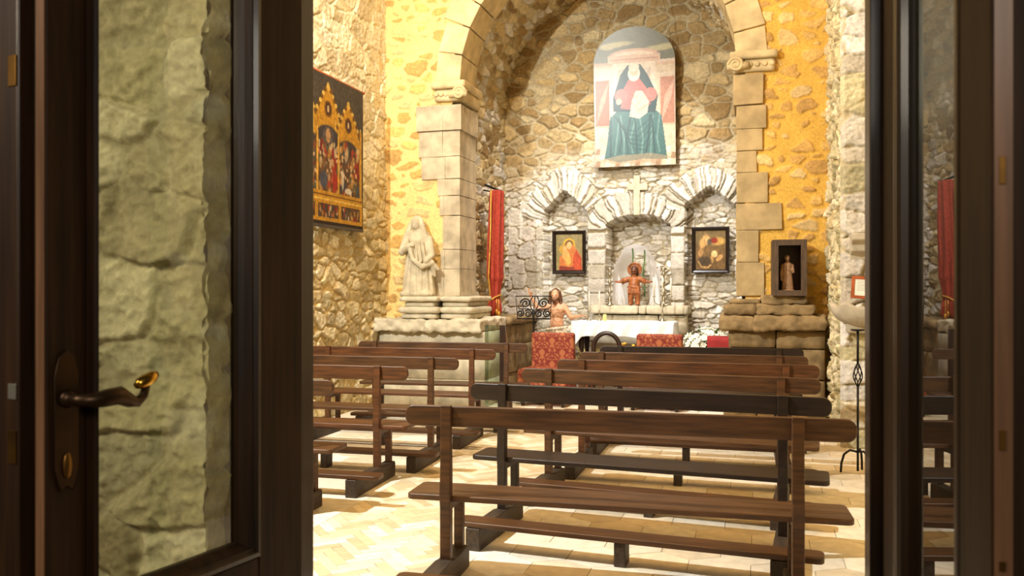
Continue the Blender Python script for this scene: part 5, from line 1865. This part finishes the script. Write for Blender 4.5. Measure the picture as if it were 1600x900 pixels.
def blades(name, loc, n, ln, m, label, seed, flowers=None):
    t = thing(name, loc, label, 'plant')
    rnd = random.Random(seed)
    mb = MB(); mb.lathe([(.07, 0), (.10, .12), (.11, .2), (.10, .205)], 16); mb.build('pot', M_TERRACOTTA, t, smooth=True)
    mb = MB()
    for q in range(n):
        a = rnd.uniform(0, 2 * PI)
        sp = rnd.uniform(.10, .30)
        L_ = ln * rnd.uniform(.7, 1.05)
        pts = [Vector((sp * f ** 1.5 * math.cos(a) * 1.1, sp * f ** 1.5 * math.sin(a) * .7, .18 + L_ * f - .10 * f ** 3)) for f in (0, .25, .5, .75, 1)]
        sd = Vector((-math.sin(a), math.cos(a), 0))
        vv, ff = [], []
        for k, p in enumerate(pts):
            wd = .013 * math.sin(PI * (.15 + .85 * k / 4.2))
            vv += [p - sd * wd, p + Vector((0, 0, .003)), p + sd * wd, p - Vector((0, 0, .003))]
        for k in range(4):
            for e in range(4):
                ff.append((k * 4 + e, k * 4 + (e + 1) % 4, k * 4 + 4 + (e + 1) % 4, k * 4 + 4 + e))
        mb.add(vv, ff)
    mb.build('leaves', m, t, smooth=False)
    if flowers:
        for q in range(flowers):
            a = rnd.uniform(0, 2 * PI)
            b_ = MB(); b_.ball((.16 * math.cos(a) * rnd.uniform(.3, 1.2), .12 * math.sin(a) * rnd.uniform(.3, 1), .18 + ln * rnd.uniform(.7, 1.0)), (.024, .024, .018), 10, 6)
            b_.build('flower', M_YELLOWPETAL, t, smooth=True)
    return t


blades('potted_grass', (-2.20, 10.96, .012), 46, .58, M_STRAW, 'straw-coloured long-leaved plant under the left corner of the altar cloth', 4)
blades('potted_plant', (-1.66, 10.94, .012), 40, .54, M_STRAW, 'potted plant with yellow flowers under the middle of the altar cloth', 7, 12)

# ================================================================== clear acrylic stand by the left jamb
xa_, xb_ = at(757, 520, 9.42)[0], at(789, 520, 9.42)[0]
ac = thing('acrylic_stand', ((xa_ + xb_) / 2, 9.42, 0), 'clear acrylic stand with a dark upright, in front of the left stone plinth', 'stand')
wd = (xb_ - xa_)
zz = at(773, 508, 9.42)[2]
mb = MB(); mb.box((-wd / 2, .0, .03), (-wd / 2 + .008, .13, zz)); mb.build('side_sheet', M_ACRYLIC, ac)
mb = MB(); mb.box((-wd / 2 + .009, .0, .03), (wd / 2 - .07, .007, zz)); mb.build('front_sheet', M_ACRYLIC, ac)
mb = MB(); mb.box((wd / 2 - .068, 0, .0305), (wd / 2, .05, zz)); mb.build('upright', M_DARKWOOD, ac, bevel=.004)
mb = MB(); mb.box((-wd / 2 - .02, -.04, 0), (wd / 2 + .02, .17, .03)); mb.build('base', M_DARKWOOD, ac, bevel=.005)

# ================================================================== font, notice and iron candle stand on the right
fo = thing('stone_font', (.93, 8.12, 1.12), 'scalloped stone holy-water font on the pale pier at the right', 'font')
vs, fs = [], []
nu, nv = 60, 14
for i in range(nu + 1):
    a = PI * i / nu
    sc = 1 + .05 * math.cos(7 * a)
    for j in range(nv + 1):
        f = j / nv
        r = .30 * (math.sin(f * PI / 2) ** .65) * (1 + (sc - 1) * f ** 3)
        vs.append((-r * math.cos(a), -r * .85 * math.sin(a), .20 * f ** 1.6 + .022 * math.cos(7 * a) * f ** 3))
    for j in range(8):
        f = 1 - (j + 1) / 8
        r = .30 * .9 * (f ** .8) * (1 + (sc - 1) * f ** 3)
        vs.append((-r * math.cos(a), -r * .85 * math.sin(a), .205 + .022 * math.cos(7 * a) * f - .06 * (1 - f ** 2)))
nn = nv + 1 + 8
for i in range(nu):
    for j in range(nn - 1):
        fs.append((i * nn + j, i * nn + j + 1, (i + 1) * nn + j + 1, (i + 1) * nn + j))
mb = MB(); mb.add(vs, fs); mb.build('bowl', M_LIMESTONE, fo, smooth=True)
mb = MB(); mb.rock((-.17, -.07, -.06), (.20, .03, .13), .03, .006, 6, .03); mb.build('corbel', M_LIMESTONE, fo, smooth=True)

nx0 = at(1329, 450, 8.03)[0]
zb_, zt_ = at(1335, 467, 8.03)[2], at(1335, 432, 8.03)[2]
nt_ = thing('framed_notice', (nx0 + .12, 8.03, zb_), 'printed white sheet in a reddish wooden frame leaning above the stone font', 'notice', R(2))
nt_.rotation_euler = (R(-8), R(4), 0)
w_, h_, f_ = .24, zt_ - zb_, .026
for (a, b, c_, d_) in ((-w_ / 2, 0, w_ / 2, f_), (-w_ / 2, h_ - f_, w_ / 2, h_), (-w_ / 2, f_, -w_ / 2 + f_, h_ - f_), (w_ / 2 - f_, f_, w_ / 2, h_ - f_)):
    mb = MB(); mb.box((a, -.012, b), (c_, .008, d_)); mb.build('frame_bar', M_NOTICEWOOD, nt_, bevel=.002)
mb = MB(); mb.box((-w_ / 2 + f_, -.004, f_), (w_ / 2 - f_, .004, h_ - f_)); pp = mb.build('sheet', M_PAPER, nt_)
mb = MB()
for q in range(7):
    mb.box((-w_ / 2 + f_ + .02, -.0052, h_ - f_ - .018 - q * .014), (w_ / 2 - f_ - .02 - .015 * (q % 3), -.0042, h_ - f_ - .0155 - q * .014))
mb.build('printed_lines', M_INK, pp)

cst = thing('iron_candle_stand', (.755, 7.1, 0), 'thin black iron candle stand with a twisted basket knot, beside the pale pier', 'candle stand')
mb = MB(); mb.tube([(0, 0, .02), (0, 0, .69)], .009, 8); mb.tube([(0, 0, .87), (0, 0, 1.13)], .009, 8); mb.build('pole', M_IRON, cst, smooth=True)
mb = MB()
for q in range(6):
    a0 = q * PI / 3
    mb.tube([(.034 * math.sin(PI * f) * math.cos(a0 + 2.2 * f), .034 * math.sin(PI * f) * math.sin(a0 + 2.2 * f), .68 + .20 * f) for f in [k / 12 for k in range(13)]], .0045, 6)
mb.build('basket_knot', M_IRON, cst, smooth=True)
mb = MB(); mb.lathe([(.008, 0), (.05, .008), (.056, .018), (.052, .018), (.01, .012)], 18, (0, 0, 1.125)); mb.build('drip_tray', M_IRON, cst, smooth=True)
for a in (190, 310, 70):
    ca, sa = math.cos(R(a)), math.sin(R(a))
    mb = MB(); mb.tube([(0, 0, .17), (.06 * ca, .06 * sa, .185), (.105 * ca, .105 * sa, .15), (.125 * ca, .125 * sa, .08), (.13 * ca, .13 * sa, .008)], .009, 8); mb.build('leg', M_IRON, cst, smooth=True)
# ================================================================== camera
cam = bpy.data.cameras.new('camera')
cam.sensor_width = 36
cam.lens = FPX / 1600 * 36
cam.clip_start = .02
cam.dof.use_dof = True
cam.dof.focus_distance = 9.0
cam.dof.aperture_fstop = 5.6
co = bpy.data.objects.new('camera', cam)
col.objects.link(co)
co.location = (0, 0, EYE)
co.rotation_euler = (R(90), 0, YAW)
scene.camera = co

# ================================================================== lamps of the chapel and added fill lights
def lamp(name, kind, loc, target, power, color, size=.1, spot=None, blend=.4):
    l = bpy.data.lights.new(name, kind)
    l.energy = power
    l.color = color
    if kind == 'AREA':
        l.shape = 'RECTANGLE'
        l.size, l.size_y = size if isinstance(size, tuple) else (size, size)
    else:
        l.shadow_soft_size = size
    if kind == 'SPOT':
        l.spot_size = R(spot)
        l.spot_blend = blend
    o = bpy.data.objects.new(name, l)
    col.objects.link(o)
    o.location = loc
    d = Vector(target) - Vector(loc)
    o.rotation_euler = d.to_track_quat('-Z', 'Y').to_euler()
    return o


lamp('altar_spotlight', 'SPOT', (-1.75, 9.15, 6.3), (-1.9, 12.0, 1.3), 660, (.97, .98, 1), .06, 70, .9)
lamp('left_fill', 'SPOT', (-3.0, 6.0, 6.4), (-3.9, 9.6, 2.8), 400, (1, .95, .82), .07, 100, .6)  # added fill that brightens the left wall and plaster, no fixture there
lamp('right_fill', 'SPOT', (-1.2, 6.0, 6.4), (.8, 9.2, 2.6), 130, (1, .93, .8), .07, 80, .6)  # weak added fill for the right side, no fixture there
lamp('key_spotlight', 'SPOT', (-4.2, 3.0, 4.9), (-1.0, 7.4, .4), 1100, (.98, 1, .97), .05, 130, .5)
lamp('warm_fill', 'AREA', (-2.0, 5.6, 7.1), (-2.0, 5.6, 0), 108, (1, .54, .16), (3.5, 5.0))  # added orange fill standing in for warm bounced light
lamp('porch_lamp', 'AREA', (-2.5, -.4, 2.8), (-1.8, 2.0, 1.3), 36, (1, .88, .70), (.7, .7))
lamp('porch_side_fill', 'AREA', (.9, -1.6, 2.9), (-.6, 2.0, 1.6), 36, (1, .90, .76), (.8, .8))  # added fill to brighten the door leaves and the free edge

w = bpy.data.worlds.new('world')
scene.world = w
w.use_nodes = True
w.node_tree.nodes['Background'].inputs[0].default_value = (.35, .34, .28, 1)
w.node_tree.nodes['Background'].inputs[1].default_value = .05

vs_ = scene.view_settings
vs_.view_transform = 'Standard'
vs_.look = 'None'
vs_.gamma = 1
vs_.use_curve_mapping = False
vs_.exposure = .66
